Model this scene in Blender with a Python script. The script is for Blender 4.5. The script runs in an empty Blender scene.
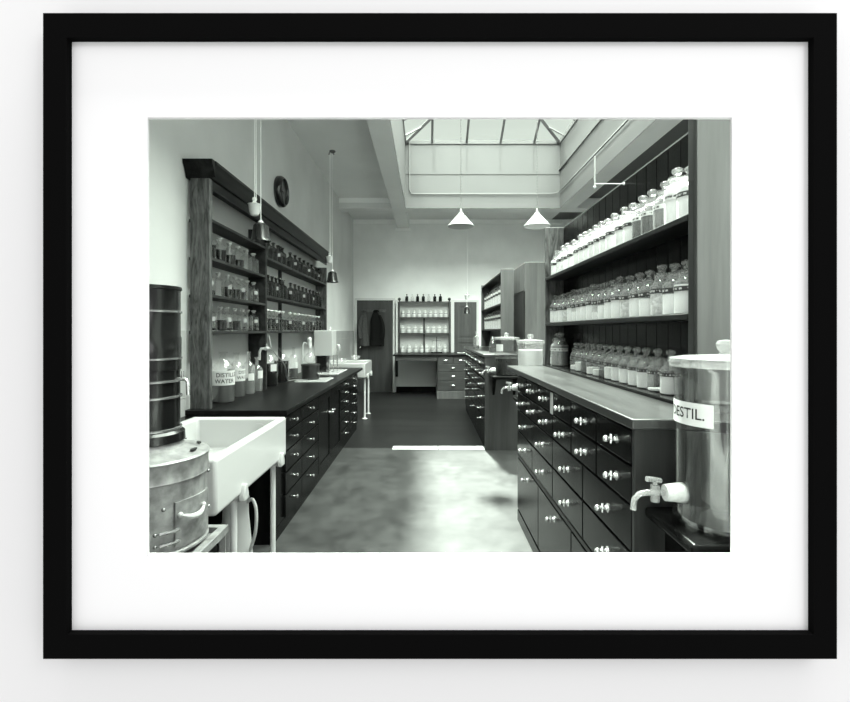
import bpy, math, random
from mathutils import Vector, Matrix
random.seed(7)
S = bpy.context.scene
COL = S.collection
PI = math.pi
# ------------------------------------------------------------ camera
F = 480.0                      # focal length in pixels of the 850 px wide frame
VX, VY, EYE = 427.0, 331.0, 1.4
cd = bpy.data.cameras.new('camera'); cam = bpy.data.objects.new('camera', cd); COL.objects.link(cam)
cd.sensor_width = 36.0; cd.lens = F / 850 * 36
cd.shift_x = -(VX - 425) / 850; cd.shift_y = -(351 - VY) / 850
cd.clip_start = 0.05; cd.clip_end = 100
cam.location = (0, 0, EYE); cam.rotation_euler = (PI / 2, 0, 0)
S.camera = cam
# ------------------------------------------------------------ light
W = bpy.data.worlds.new('sky'); S.world = W; W.use_nodes = True
bg = W.node_tree.nodes['Background']
bg.inputs[0].default_value = (1.0, 1.0, 1.0, 1); bg.inputs[1].default_value = 0.88
sd = bpy.data.lights.new('sun', 'SUN'); sun = bpy.data.objects.new('sun', sd); COL.objects.link(sun)
sd.energy = 34.0; sd.angle = math.radians(3.5)
sun.rotation_euler = Vector((0.11, -1.0, -1.455)).to_track_quat('-Z', 'Y').to_euler()
ad = bpy.data.lights.new('daylight', 'AREA'); area = bpy.data.objects.new('daylight', ad); COL.objects.link(area)
ad.shape = 'RECTANGLE'; ad.size = 5.5; ad.size_y = 9.0; ad.energy = 5200
area.location = (1.1, 4.6, 7.6)
kd = bpy.data.lights.new('gallery_lamp', 'AREA'); key = bpy.data.objects.new('gallery_lamp', kd); COL.objects.link(key)
kd.shape = 'DISK'; kd.size = 2.6; kd.energy = 72
key.location = (3.0, -2.6, 4.2); key.rotation_euler = (Vector((0, 1.0, 1.4)) - key.location).to_track_quat('-Z', 'Y').to_euler()
S.view_settings.view_transform = 'Standard'; S.view_settings.look = 'None'
S.view_settings.exposure = 0.0; S.view_settings.gamma = 1.0
S.view_settings.use_curve_mapping = False
try:
    S.cycles.use_denoising = True
    S.cycles.max_bounces = 10; S.cycles.diffuse_bounces = 6; S.cycles.glossy_bounces = 4
    S.cycles.transmission_bounces = 6; S.cycles.transparent_max_bounces = 24
    S.cycles.sample_clamp_indirect = 6; S.cycles.caustics_reflective = False; S.cycles.caustics_refractive = False
except Exception:
    pass

# ------------------------------------------------------------ materials
def nmat(name):
    m = bpy.data.materials.new(name); m.use_nodes = True
    nt = m.node_tree; p = nt.nodes['Principled BSDF']
    return m, nt, p
def g(v): return (v, v, v, 1)
def setspec(p, s):
    p.inputs['Specular IOR Level'].default_value = s
def flat(name, v, rough=0.5, metal=0.0, spec=0.5, var=0.0, scale=8.0, bump=0.0, coat=0.0):
    m, nt, p = nmat(name)
    p.inputs['Base Color'].default_value = g(v); p.inputs['Roughness'].default_value = rough
    p.inputs['Metallic'].default_value = metal; setspec(p, spec)
    p.inputs['Coat Weight'].default_value = coat
    if var or bump:
        tc = nt.nodes.new('ShaderNodeTexCoord'); n = nt.nodes.new('ShaderNodeTexNoise')
        n.inputs['Scale'].default_value = scale; n.inputs['Detail'].default_value = 6
        nt.links.new(tc.outputs['Object'], n.inputs['Vector'])
        if var:
            r = nt.nodes.new('ShaderNodeMapRange')
            r.inputs[1].default_value = 0.3; r.inputs[2].default_value = 0.7
            r.inputs[3].default_value = max(0, v * (1 - var)); r.inputs[4].default_value = v * (1 + var)
            nt.links.new(n.outputs['Fac'], r.inputs[0]); nt.links.new(r.outputs[0], p.inputs['Base Color'])
        if bump:
            b = nt.nodes.new('ShaderNodeBump'); b.inputs['Strength'].default_value = bump; b.inputs['Distance'].default_value = 0.01
            nt.links.new(n.outputs['Fac'], b.inputs['Height']); nt.links.new(b.outputs[0], p.inputs['Normal'])
    return m
def wood(name, lo, hi, axis='z', rough=0.4, ring=14.0, spec=0.5, stretch=0.07, dist=5.0):
    m, nt, p = nmat(name)
    tc = nt.nodes.new('ShaderNodeTexCoord'); mp = nt.nodes.new('ShaderNodeMapping')
    sc = {'x': (stretch, 1, 1), 'y': (1, stretch, 1), 'z': (1, 1, stretch)}[axis]
    mp.inputs['Scale'].default_value = sc
    n = nt.nodes.new('ShaderNodeTexNoise'); n.inputs['Scale'].default_value = ring; n.inputs['Detail'].default_value = 8
    n.inputs['Distortion'].default_value = dist * 0.2
    n2 = nt.nodes.new('ShaderNodeTexNoise'); n2.inputs['Scale'].default_value = ring * 9; n2.inputs['Detail'].default_value = 3
    r = nt.nodes.new('ShaderNodeMapRange')
    r.inputs[1].default_value = 0.32; r.inputs[2].default_value = 0.68; r.inputs[3].default_value = lo; r.inputs[4].default_value = hi
    ad_ = nt.nodes.new('ShaderNodeMath'); ad_.operation = 'MULTIPLY_ADD'; ad_.inputs[1].default_value = 0.3
    nt.links.new(tc.outputs['Object'], mp.inputs['Vector']); nt.links.new(mp.outputs[0], n.inputs['Vector'])
    nt.links.new(mp.outputs[0], n2.inputs['Vector'])
    nt.links.new(n2.outputs['Fac'], ad_.inputs[0]); sub = nt.nodes.new('ShaderNodeMath'); sub.operation = 'ADD'; sub.inputs[1].default_value = -0.15
    nt.links.new(n.outputs['Fac'], sub.inputs[0]); nt.links.new(sub.outputs[0], ad_.inputs[2])
    nt.links.new(ad_.outputs[0], r.inputs[0]); nt.links.new(r.outputs[0], p.inputs['Base Color'])
    p.inputs['Roughness'].default_value = rough; setspec(p, spec)
    b = nt.nodes.new('ShaderNodeBump'); b.inputs['Strength'].default_value = 0.12; b.inputs['Distance'].default_value = 0.004
    nt.links.new(ad_.outputs[0], b.inputs['Height']); nt.links.new(b.outputs[0], p.inputs['Normal'])
    return m
def glassm(name, tint=0.95, haze=0.08, gloss=0.10, hz=0.85, rough=0.03, tintc=None, rim=0.35):
    m = bpy.data.materials.new(name); m.use_nodes = True; nt = m.node_tree; nt.nodes.clear()
    out = nt.nodes.new('ShaderNodeOutputMaterial')
    t = nt.nodes.new('ShaderNodeBsdfTransparent'); t.inputs[0].default_value = tintc or g(tint)
    gl = nt.nodes.new('ShaderNodeBsdfGlossy'); gl.inputs['Roughness'].default_value = rough; gl.inputs[0].default_value = g(1)
    df = nt.nodes.new('ShaderNodeBsdfDiffuse'); df.inputs[0].default_value = g(hz)
    lw = nt.nodes.new('ShaderNodeLayerWeight'); lw.inputs['Blend'].default_value = 0.25
    mr = nt.nodes.new('ShaderNodeMapRange'); mr.inputs[3].default_value = gloss; mr.inputs[4].default_value = min(1, gloss + rim)
    m1 = nt.nodes.new('ShaderNodeMixShader'); m2 = nt.nodes.new('ShaderNodeMixShader'); m1.inputs[0].default_value = haze
    nt.links.new(lw.outputs['Facing'], mr.inputs[0])
    nt.links.new(t.outputs[0], m1.inputs[1]); nt.links.new(df.outputs[0], m1.inputs[2])
    nt.links.new(mr.outputs[0], m2.inputs[0]); nt.links.new(m1.outputs[0], m2.inputs[1]); nt.links.new(gl.outputs[0], m2.inputs[2])
    nt.links.new(m2.outputs[0], out.inputs[0])
    return m
def bandm(name, base, mark):
    # paper or glass band with a row of small illegible marks
    m, nt, p = nmat(name)
    tc = nt.nodes.new('ShaderNodeTexCoord'); sp = nt.nodes.new('ShaderNodeSeparateXYZ'); nt.links.new(tc.outputs['Generated'], sp.inputs[0])
    n = nt.nodes.new('ShaderNodeTexNoise'); n.inputs['Scale'].default_value = 150
    mp = nt.nodes.new('ShaderNodeMapping'); mp.inputs['Scale'].default_value = (1, 1, 0.25)
    nt.links.new(tc.outputs['Object'], mp.inputs[0]); nt.links.new(mp.outputs[0], n.inputs['Vector'])
    a = nt.nodes.new('ShaderNodeMath'); a.operation = 'COMPARE'; a.inputs[1].default_value = 0.5; a.inputs[2].default_value = 0.22
    nt.links.new(sp.outputs['Z'], a.inputs[0])
    c = nt.nodes.new('ShaderNodeMath'); c.operation = 'GREATER_THAN'; c.inputs[1].default_value = 0.52
    nt.links.new(n.outputs['Fac'], c.inputs[0])
    mu = nt.nodes.new('ShaderNodeMath'); mu.operation = 'MULTIPLY'; nt.links.new(a.outputs[0], mu.inputs[0]); nt.links.new(c.outputs[0], mu.inputs[1])
    r = nt.nodes.new('ShaderNodeMapRange'); r.inputs[3].default_value = base; r.inputs[4].default_value = mark
    nt.links.new(mu.outputs[0], r.inputs[0]); nt.links.new(r.outputs[0], p.inputs['Base Color'])
    p.inputs['Roughness'].default_value = 0.35
    return m
M = {}
M['gallery_wall'] = flat('gallery_wall_paint', 0.86, 0.9, spec=0.1)
M['mat'] = flat('mat_board', 0.955, 0.9, spec=0.1)
M['bevel'] = flat('mat_bevel', 0.75, 0.9, spec=0.1)
M['frame'] = flat('black_lacquer', 0.0032, 0.9, spec=0.02)
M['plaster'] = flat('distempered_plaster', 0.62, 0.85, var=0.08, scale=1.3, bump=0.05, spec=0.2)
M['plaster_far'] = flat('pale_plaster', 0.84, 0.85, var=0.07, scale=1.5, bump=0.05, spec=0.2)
M['ceil'] = flat('ceiling_plaster', 0.74, 0.9, var=0.05, scale=1.2, spec=0.1)
M['bounce_cut'] = flat('bounce_cut_grey', 0.28, 0.9)  # grey for the added facing that cuts bounce light
M['side_ceil'] = flat('painted_shade_ceiling', 0.12, 0.9)  # shade beyond the right-hand beam, put into the ceiling colour
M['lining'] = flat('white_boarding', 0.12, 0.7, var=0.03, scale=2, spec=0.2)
M['white_paint'] = flat('white_gloss_paint', 0.66, 0.4)
M['tile'] = flat('white_glazed_tile', 0.55, 0.12, var=0.04, scale=5)
M['porcelain'] = flat('white_fireclay', 0.52, 0.2, coat=0.1)
M['opal'] = flat('opal_glass', 0.72, 0.25)
M['paper'] = flat('white_paper', 0.62, 0.7)
M['powder'] = flat('white_powder', 0.95, 0.9)
M['lumps'] = flat('pale_lumps', 0.7, 0.9, var=0.35, scale=70, bump=0.6)
M['darkpowder'] = flat('dark_granules', 0.025, 0.7, var=0.6, scale=120, bump=0.5)
M['greypowder'] = flat('grey_granules', 0.18, 0.8, var=0.3, scale=120, bump=0.4)
M['liquid'] = flat('dark_liquid', 0.004, 0.5, spec=0.03)
M['greyliquid'] = flat('grey_liquid', 0.10, 0.1)
M['black_metal'] = flat('black_japanned_metal', 0.008, 0.22, coat=0.12, spec=0.3)
M['dark_metal'] = flat('dark_metal', 0.04, 0.35, metal=0.5)
M['galv'] = flat('galvanised_iron', 0.30, 0.45, metal=0.45, var=0.35, scale=26, bump=0.06)
M['galv2'] = flat('tinned_band', 0.32, 0.25, metal=0.7)
M['nickel'] = flat('nickel', 0.85, 0.16, metal=0.85)
M['brass'] = flat('polished_brass', 0.6, 0.25, metal=1.0)
M['enamel'] = flat('white_enamel', 0.48, 0.3)
M['ebony'] = flat('black_wood_clock', 0.012, 0.25, coat=0.4)
M['clock_face'] = flat('dark_clock_face', 0.03, 0.15, coat=0.5)  # the face itself is dark
M['coat_black'] = flat('black_wool', 0.008, 0.95, spec=0.1)
M['coat_grey'] = flat('grey_wool', 0.07, 0.95, spec=0.1, var=0.2, scale=30)
M['shade_dark'] = flat('dark_green_shade', 0.02, 0.25, coat=0.3)
M['cord'] = flat('pale_cord', 0.85, 0.8)
M['cork'] = flat('ground_glass_plug', 0.62, 0.45, var=0.15, scale=60)
M['hose'] = flat('rubber_hose', 0.22, 0.4)
M['bar'] = flat('painted_iron_bar', 0.13, 0.6)
M['ink'] = flat('black_ink', 0.01, 0.8)
M['oak_z'] = wood('bookcase_oak_upright', 0.006, 0.115, 'z', 0.55, 20, dist=12, stretch=.16)
M['oak_y'] = wood('bookcase_oak_length', 0.014, 0.045, 'y', 0.5, 12, spec=0.08)
M['cornice'] = wood('dark_cornice_wood', 0.005, 0.018, 'y', 0.4, 10, spec=0.06)
M['mah_z'] = wood('mahogany_upright', 0.012, 0.032, 'z', 0.4, 10, spec=0.2)
M['mah_y'] = wood('mahogany_length', 0.004, 0.012, 'y', 0.4, 10, spec=0.15)
M['mah_dark'] = wood('near_black_cabinet_wood', 0.003, 0.008, 'z', 0.2, 10, spec=0.06)
M['top_wood'] = wood('polished_teak_worktop', 0.010, 0.036, 'y', 0.28, 9, spec=0.6)
M['top_dark'] = wood('dark_left_worktop', 0.004, 0.012, 'y', 0.35, 9, spec=0.07)
M['panel_pale'] = wood('pale_end_panel_wood', 0.12, 0.17, 'z', 0.5, 9)
M['panel_mid'] = wood('mid_cupboard_wood', 0.07, 0.12, 'z', 0.5, 9)
M['door_wood'] = wood('door_wood', 0.022, 0.05, 'z', 0.45, 7)
M['door_wood2'] = wood('panel_door_wood', 0.05, 0.085, 'z', 0.5, 7)
M['desk_z'] = wood('mid_brown_end_panel', 0.022, 0.045, 'z', 0.45, 9)
M['desk_wood'] = wood('desk_wood', 0.035, 0.065, 'x', 0.4, 8)
M['glass'] = glassm('clear_bottle_glass', 0.95, 0.01, 0.035, rim=0.45)
M['jar'] = glassm('milky_jar_glass', 0.98, 0.12, 0.03, rim=0.3)
M['amber'] = glassm('dark_bottle_glass', 0.30, 0.01, 0.015, rim=0.22)
M['thick'] = glassm('thick_urn_glass', 0.86, 0.008, 0.03, rim=0.25)
M['stopper'] = glassm('ground_stopper_glass', 0.85, 0.5, 0.08)
M['lamp_cone'] = flat('opal_cone_glass', 0.30, 0.3)
_w, _nt, _p = nmat('clear_water'); M['water'] = _w
_p.inputs['Base Color'].default_value = g(0.93); _p.inputs['Transmission Weight'].default_value = 1.0; _p.inputs['IOR'].default_value = 1.33; _p.inputs['Roughness'].default_value = 0.02
M['label_glint'] = flat('grey_label_and_glint', 0.35, 0.8)
M['milk'] = glassm('frosted_lid_glass', 0.8, 0.18, 0.06)
M['sky_glass'] = glassm('skylight_glass', 0.9, 0.02, 0.0, 0.3, tintc=(0.80, 0.90, 0.80, 1))
M['band_dark'] = bandm('dark_band_label', 0.03, 0.55)
M['band_light'] = bandm('pale_band_label', 0.65, 0.03)
# near lino floor: worn, pale grey
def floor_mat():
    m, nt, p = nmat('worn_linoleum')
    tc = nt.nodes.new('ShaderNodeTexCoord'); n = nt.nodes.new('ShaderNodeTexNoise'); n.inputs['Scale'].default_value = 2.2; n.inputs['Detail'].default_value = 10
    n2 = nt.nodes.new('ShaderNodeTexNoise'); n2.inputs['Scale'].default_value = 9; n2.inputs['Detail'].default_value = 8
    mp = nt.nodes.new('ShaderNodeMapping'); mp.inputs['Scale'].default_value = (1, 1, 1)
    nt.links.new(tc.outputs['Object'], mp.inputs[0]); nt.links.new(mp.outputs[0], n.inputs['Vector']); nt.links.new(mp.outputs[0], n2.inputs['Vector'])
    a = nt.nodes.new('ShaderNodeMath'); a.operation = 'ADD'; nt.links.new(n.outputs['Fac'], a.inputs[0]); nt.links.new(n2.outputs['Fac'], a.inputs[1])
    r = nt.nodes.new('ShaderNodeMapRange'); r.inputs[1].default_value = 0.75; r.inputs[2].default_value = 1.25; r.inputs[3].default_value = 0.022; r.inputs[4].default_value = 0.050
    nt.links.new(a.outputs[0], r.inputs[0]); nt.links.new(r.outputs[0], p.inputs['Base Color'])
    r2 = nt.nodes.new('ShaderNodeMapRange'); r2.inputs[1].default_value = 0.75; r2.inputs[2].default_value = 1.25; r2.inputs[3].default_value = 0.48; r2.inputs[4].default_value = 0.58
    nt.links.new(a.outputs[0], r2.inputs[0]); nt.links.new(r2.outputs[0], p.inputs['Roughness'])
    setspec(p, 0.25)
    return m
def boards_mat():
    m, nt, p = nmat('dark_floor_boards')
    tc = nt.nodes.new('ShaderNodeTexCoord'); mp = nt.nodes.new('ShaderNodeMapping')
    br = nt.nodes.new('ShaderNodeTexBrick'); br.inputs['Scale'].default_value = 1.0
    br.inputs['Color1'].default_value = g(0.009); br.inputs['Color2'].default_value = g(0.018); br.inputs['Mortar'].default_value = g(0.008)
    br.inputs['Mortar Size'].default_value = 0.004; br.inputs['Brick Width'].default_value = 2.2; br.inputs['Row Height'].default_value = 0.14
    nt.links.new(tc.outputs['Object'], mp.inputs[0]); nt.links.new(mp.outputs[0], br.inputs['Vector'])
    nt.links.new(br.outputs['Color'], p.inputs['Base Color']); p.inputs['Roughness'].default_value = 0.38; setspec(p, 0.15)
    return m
M['lino'] = floor_mat(); M['boards'] = boards_mat()

# ------------------------------------------------------------ mesh helpers
class MB:
    def __init__(s): s.v = []; s.f = []
    def add(s, vs, fs):
        o = len(s.v); s.v += [tuple(p) for p in vs]; s.f += [tuple(i + o for i in f) for f in fs]; return s
    def box(s, x0, x1, y0, y1, z0, z1):
        return s.add([(x0, y0, z0), (x1, y0, z0), (x1, y1, z0), (x0, y1, z0), (x0, y0, z1), (x1, y0, z1), (x1, y1, z1), (x0, y1, z1)],
                     [(0, 3, 2, 1), (4, 5, 6, 7), (0, 1, 5, 4), (1, 2, 6, 5), (2, 3, 7, 6), (3, 0, 4, 7)])
    def lathe(s, prof, c=(0, 0, 0), n=24, axis='z', a0=0, a1=2 * PI):
        full = abs(a1 - a0 - 2 * PI) < 1e-6; k = n if full else n + 1
        vs = []; fs = []
        def pt(r, a, z):
            u, w = r * math.cos(a), r * math.sin(a)
            if axis == 'z': return (c[0] + u, c[1] + w, c[2] + z)
            if axis == 'x': return (c[0] + z, c[1] + u, c[2] + w)
            return (c[0] + w, c[1] + z, c[2] + u)
        for (r, z) in prof:
            for i in range(k):
                vs.append(pt(max(r, 0), a0 + (a1 - a0) * i / n, z))
        for j in range(len(prof) - 1):
            for i in range(n if full else n):
                a = j * k + i; b = j * k + (i + 1) % k
                fs.append((a, b, b + k, a + k))
        if full:
            if prof[0][0] > 1e-5: fs.append(tuple(reversed(range(k))))
            if prof[-1][0] > 1e-5: fs.append(tuple((len(prof) - 1) * k + i for i in range(k)))
        return s.add(vs, fs)
    def tube(s, pts, r, n=8, cap=True):
        pts = [Vector(p) for p in pts]; rs = r if isinstance(r, (list, tuple)) else [r] * len(pts)
        vs = []; up = None
        for i, p in enumerate(pts):
            d = (pts[min(i + 1, len(pts) - 1)] - pts[max(i - 1, 0)]).normalized()
            if up is None: up = Vector((0, 0, 1)) if abs(d.z) < 0.9 else Vector((1, 0, 0))
            sd_ = d.cross(up).normalized(); up = sd_.cross(d).normalized()
            for k in range(n):
                a = 2 * PI * k / n; vs.append(p + (sd_ * math.cos(a) + up * math.sin(a)) * rs[i])
        fs = [(j * n + i, j * n + (i + 1) % n, (j + 1) * n + (i + 1) % n, (j + 1) * n + i) for j in range(len(pts) - 1) for i in range(n)]
        if cap: fs += [tuple(reversed(range(n))), tuple((len(pts) - 1) * n + i for i in range(n))]
        return s.add(vs, fs)
    def ball(s, c, r, n=12, sq=1.0):
        return s.lathe([(r * math.sin(PI * i / 8), -r * sq * math.cos(PI * i / 8)) for i in range(9)], c, n)
    def prism(s, poly, axis, a0, a1):
        k = len(poly)
        def P(u, v, a): return {'x': (a, u, v), 'y': (u, a, v), 'z': (u, v, a)}[axis]
        vs = [P(u, v, a0) for u, v in poly] + [P(u, v, a1) for u, v in poly]
        return s.add(vs, [tuple(reversed(range(k))), tuple(range(k, 2 * k))] + [(i, (i + 1) % k, (i + 1) % k + k, i + k) for i in range(k)])
    def mesh(s, name):
        me = bpy.data.meshes.new(name); me.from_pydata(s.v, [], s.f); me.update()
        import bmesh
        b = bmesh.new(); b.from_mesh(me); bmesh.ops.remove_doubles(b, verts=b.verts, dist=1e-5)
        bmesh.ops.recalc_face_normals(b, faces=b.faces); b.to_mesh(me); b.free()
        me.polygons.foreach_set('use_smooth', [True] * len(me.polygons)); me.set_sharp_from_angle(angle=math.radians(38))
        return me
def obj(name, mb, mat, parent=None, bevel=0, loc=None, label=None):
    me = mb if isinstance(mb, bpy.types.Mesh) else mb.mesh(name)
    if not me.materials: me.materials.append(mat)
    o = bpy.data.objects.new(name, me); COL.objects.link(o)
    if parent: o.parent = parent
    if loc: o.location = loc
    if bevel:
        bv = o.modifiers.new('bevel', 'BEVEL'); bv.width = bevel; bv.segments = 3; bv.limit_method = 'ANGLE'; bv.harden_normals = False
    if label: o['label'] = label
    return o
def thing(name, label, cat, loc=(0, 0, 0), rz=0, group=None):
    o = bpy.data.objects.new(name, None); COL.objects.link(o); o.location = loc; o.rotation_euler = (0, 0, rz)
    o['label'] = label; o['category'] = cat; o.empty_display_size = 0.1
    if group: o['group'] = group
    return o
def tag(o, label, cat, group=None):
    o['label'] = label; o['category'] = cat
    if group: o['group'] = group
    return o
def struct(name, mb, mat, parent=None, bevel=0, loc=None):
    o = obj(name, mb, mat, parent, bevel, loc)
    if not parent: o['kind'] = 'structure'
    return o
def dup(root, loc, rz=None, label=None, group=None):
    r = root.copy(); COL.objects.link(r); r.location = loc
    if rz is not None: r.rotation_euler = (0, 0, rz)
    if label: r['label'] = label
    if group: r['group'] = group
    for ch in list(root.children):
        c = ch.copy(); COL.objects.link(c); c.parent = r
        for gg in ch.children:
            d = gg.copy(); COL.objects.link(d); d.parent = c
    return r
def text_mesh(txt, size, R, phi, z, depth=0.0006, spacing=1.0):
    """letters laid round a vertical cylinder of radius R, centred on angle phi"""
    cu = bpy.data.curves.new('letters', 'FONT'); cu.body = txt; cu.size = size; cu.align_x = 'CENTER'; cu.align_y = 'CENTER'
    cu.space_character = spacing; cu.resolution_u = 3; cu.offset = size * 0.012
    to = bpy.data.objects.new('letters', cu); COL.objects.link(to)
    bpy.context.view_layer.update()
    me = bpy.data.meshes.new_from_object(to.evaluated_get(bpy.context.evaluated_depsgraph_get()))
    bpy.data.objects.remove(to); bpy.data.curves.remove(cu)
    for v in me.vertices:
        a = phi + v.co.x / R; v.co = Vector((R * math.cos(a), R * math.sin(a), z + v.co.y))
    return me
def PX(x, y, Z): return ((x - VX) * Z / F, Z, EYE - (y - VY) * Z / F)
ORD = ['first', 'second', 'third', 'fourth', 'fifth', 'sixth', 'seventh', 'eighth', 'ninth', 'tenth', 'eleventh', 'twelfth',
       'thirteenth', 'fourteenth', 'fifteenth', 'sixteenth', 'seventeenth', 'eighteenth', 'nineteenth', 'twentieth']

# ------------------------------------------------------------ the room
XL, XR, YN, YF, HC = -1.69, 3.6, 1.06, 11.0, 3.95
WX0, WX1, WY0, WY1, HB, HW = -0.416, 2.55, YN, 9.2, 3.75, 5.02   # skylight well
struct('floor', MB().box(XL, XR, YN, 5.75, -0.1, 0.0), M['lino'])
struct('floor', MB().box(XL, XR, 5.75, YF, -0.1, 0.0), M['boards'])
for i, (a, b) in enumerate([(-0.41, 0.125), (0.14, 0.68)]):
    struct('trim_%d' % (i + 1), MB().box(a, b, 5.66, 5.83, 0.0, 0.004), M['porcelain'])  # pale strips standing in for dashes of sunlight across the floor
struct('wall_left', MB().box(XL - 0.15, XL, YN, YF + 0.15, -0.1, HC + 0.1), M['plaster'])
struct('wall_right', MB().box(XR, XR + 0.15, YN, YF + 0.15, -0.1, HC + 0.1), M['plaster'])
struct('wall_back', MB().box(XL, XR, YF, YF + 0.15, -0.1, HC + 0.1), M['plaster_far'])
# front wall: gallery face outside, with the opening behind the picture mount
def rect_at(x0, y0, x1, y1, Z, m=0.0):
    a = PX(x0, y1, Z); b = PX(x1, y0, Z); return a[0] - m, b[0] + m, a[2] - m, b[2] + m
MATZ = 0.970
hx0, hx1, hz0, hz1 = rect_at(149, 119, 731, 554, 1.06, 0.012)
wf = MB()
for (a, b, c, d) in [(-4, hx0, -0.1, 6.0), (hx1, 5, -0.1, 6.0), (hx0, hx1, -0.1, hz0), (hx0, hx1, hz1, 6.0)]:
    wf.box(a, b, 1.0, 1.06, c, d)
struct('wall_front', wf, M['gallery_wall'])
wi = MB()
for (a, b, c, d) in [(XL, hx0 - .01, 0, 5.0), (hx1 + .01, XR, 0, 5.0), (hx0 - .01, hx1 + .01, 0, hz0 - .01), (hx0 - .01, hx1 + .01, hz1 + .01, 5.0)]:
    wi.box(a, b, 1.0602, 1.068, c, d)
struct('wall_front_bounce_cut', wi, M['bounce_cut'])  # unseen facing added to reduce light bounced off the front wall
cm = MB()
cm.box(XL, -0.68, YN, YF, HC, HC + 0.1)
cm.box(-0.68, 2.85, 9.5, YF, HC, HC + 0.1)
struct('ceiling', cm, M['ceil'])
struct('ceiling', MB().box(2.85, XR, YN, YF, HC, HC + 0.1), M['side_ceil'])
struct('trim_3', MB().box(-0.68, WX0, YN, YF, HB, HC), M['ceil'], bevel=0.006)
struct('trim_4', MB().box(WX1, 2.85, YN, WY1, HB, HC), M['ceil'], bevel=0.006)
struct('trim_5', MB().box(XL, -0.68, WY1, 9.5, HB, HC).box(WX0, XR, WY1, 9.5, HB, HC), M['ceil'], bevel=0.006)
struct('trim_6', MB().box(XL, -0.68, 9.185, 9.2, HC - 0.09, HC).box(XL, -0.70, YF - 0.03, YF, HC - 0.09, HC)
       .box(-0.40, XR, YF - 0.03, YF, HC - 0.09, HC).box(-0.72, -0.38, YF - 0.03, YF, HB - 0.05, HB), M['mat'])
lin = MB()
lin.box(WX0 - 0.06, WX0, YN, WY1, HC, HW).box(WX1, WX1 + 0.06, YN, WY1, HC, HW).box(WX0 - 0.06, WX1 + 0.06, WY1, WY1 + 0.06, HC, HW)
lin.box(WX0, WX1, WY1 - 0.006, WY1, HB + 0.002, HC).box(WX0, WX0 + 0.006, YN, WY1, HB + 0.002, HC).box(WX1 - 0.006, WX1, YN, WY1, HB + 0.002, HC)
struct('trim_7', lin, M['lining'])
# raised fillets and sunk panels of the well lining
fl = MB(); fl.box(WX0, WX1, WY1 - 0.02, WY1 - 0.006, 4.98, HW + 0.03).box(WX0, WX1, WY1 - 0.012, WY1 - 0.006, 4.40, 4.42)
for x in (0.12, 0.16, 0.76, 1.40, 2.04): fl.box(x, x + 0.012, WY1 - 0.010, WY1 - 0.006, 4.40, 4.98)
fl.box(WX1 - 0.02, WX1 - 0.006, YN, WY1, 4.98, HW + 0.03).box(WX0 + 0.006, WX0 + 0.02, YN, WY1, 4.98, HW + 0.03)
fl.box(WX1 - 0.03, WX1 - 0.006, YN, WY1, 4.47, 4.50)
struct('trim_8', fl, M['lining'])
# skylight: hipped lantern of glass on iron bars
RX = (WX0 + WX1) / 2; hw = (WX1 - WX0) / 2; RZ = HW + hw * math.tan(math.radians(28)); RY0, RY1 = YN + hw, WY1 - hw
e = [(WX0, WY0, HW), (WX1, WY0, HW), (WX1, WY1, HW), (WX0, WY1, HW), (RX, RY0, RZ), (RX, RY1, RZ)]
sk = struct('window_1', MB().add(e, [(0, 1, 4), (1, 2, 5, 4), (2, 3, 5), (3, 0, 4, 5)]), M['sky_glass'])
fb = MB()
def bar(mb, a, b, w=0.022, up=0.0):
    a = Vector(a); b = Vector(b); mb.tube([a - Vector((0, 0, 0.025)), b - Vector((0, 0, 0.025))], w, 4)
for x in (0.10, 0.76, 1.41, 2.05):   # bars of the far hip
    t = min(x - WX0, WX1 - x) / hw
    bar(fb, (x, WY1, HW), (x, WY1 - hw * t, HW + (RZ - HW) * t))
y = WY0 + 0.65
while y < WY1 - 0.2:
    t = min(1, (WY1 - y) / hw, (y - WY0) / hw)
    bar(fb, (WX1, y, HW), (WX1 - hw * t, y, HW + (RZ - HW) * t), 0.016)
    bar(fb, (WX0, y, HW), (WX0 + hw * t, y, HW + (RZ - HW) * t), 0.016); y += 0.65
for a, b in [(2, 5), (3, 5), (0, 4), (1, 4)]: bar(fb, e[a], e[b], 0.034)
bar(fb, e[4], e[5], 0.04)
obj('window_frame', fb, M['bar'], sk)
tr = MB()
for yy in (5.8,):
    tr.tube([(WX0, yy, 5.0), (WX1, yy, 5.0)], 0.016, 6).tube([(RX, yy, 5.0), (RX, yy, RZ - 0.03)], 0.012, 6)
    tr.tube([(WX1 - 0.45, yy, 5.0), (WX1 - 0.45, yy, HW + 0.2)], 0.01, 6)
obj('tie_rod', tr, M['bar'], sk)
pipe = MB(); pipe.tube([(WX1 - 0.03, YN + .01, 4.05), (WX1 - 0.03, WY1 - 0.05, 4.05), (WX1 - 0.15, WY1 - 0.04, 4.02), (WX0 + 0.12, WY1 - 0.03, 4.02), (WX0 + 0.08, WY1 - 0.03, 4.1), (WX0 + 0.08, WY1 - 0.03, 5.0)], 0.013, 6)
tag(obj('gas_pipe', pipe, M['bar']), 'thin grey pipe running round the white lining of the skylight well', 'pipe')

# tiled dado on the left wall
for n, (a, b) in enumerate([(YN, 3.33), (7.32, YF)]):
    tl = MB(); yy = a
    while yy < b - 0.02:
        y2 = min(yy + 0.152, b)
        for k in range(9):
            tl.box(XL, XL + 0.012, yy + 0.0012, y2 - 0.0012, k * 0.156 + 0.0012, (k + 1) * 0.156 - 0.0012)
        yy = y2
    struct('trim_%d' % (9 + n), tl, M['tile'])

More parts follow.
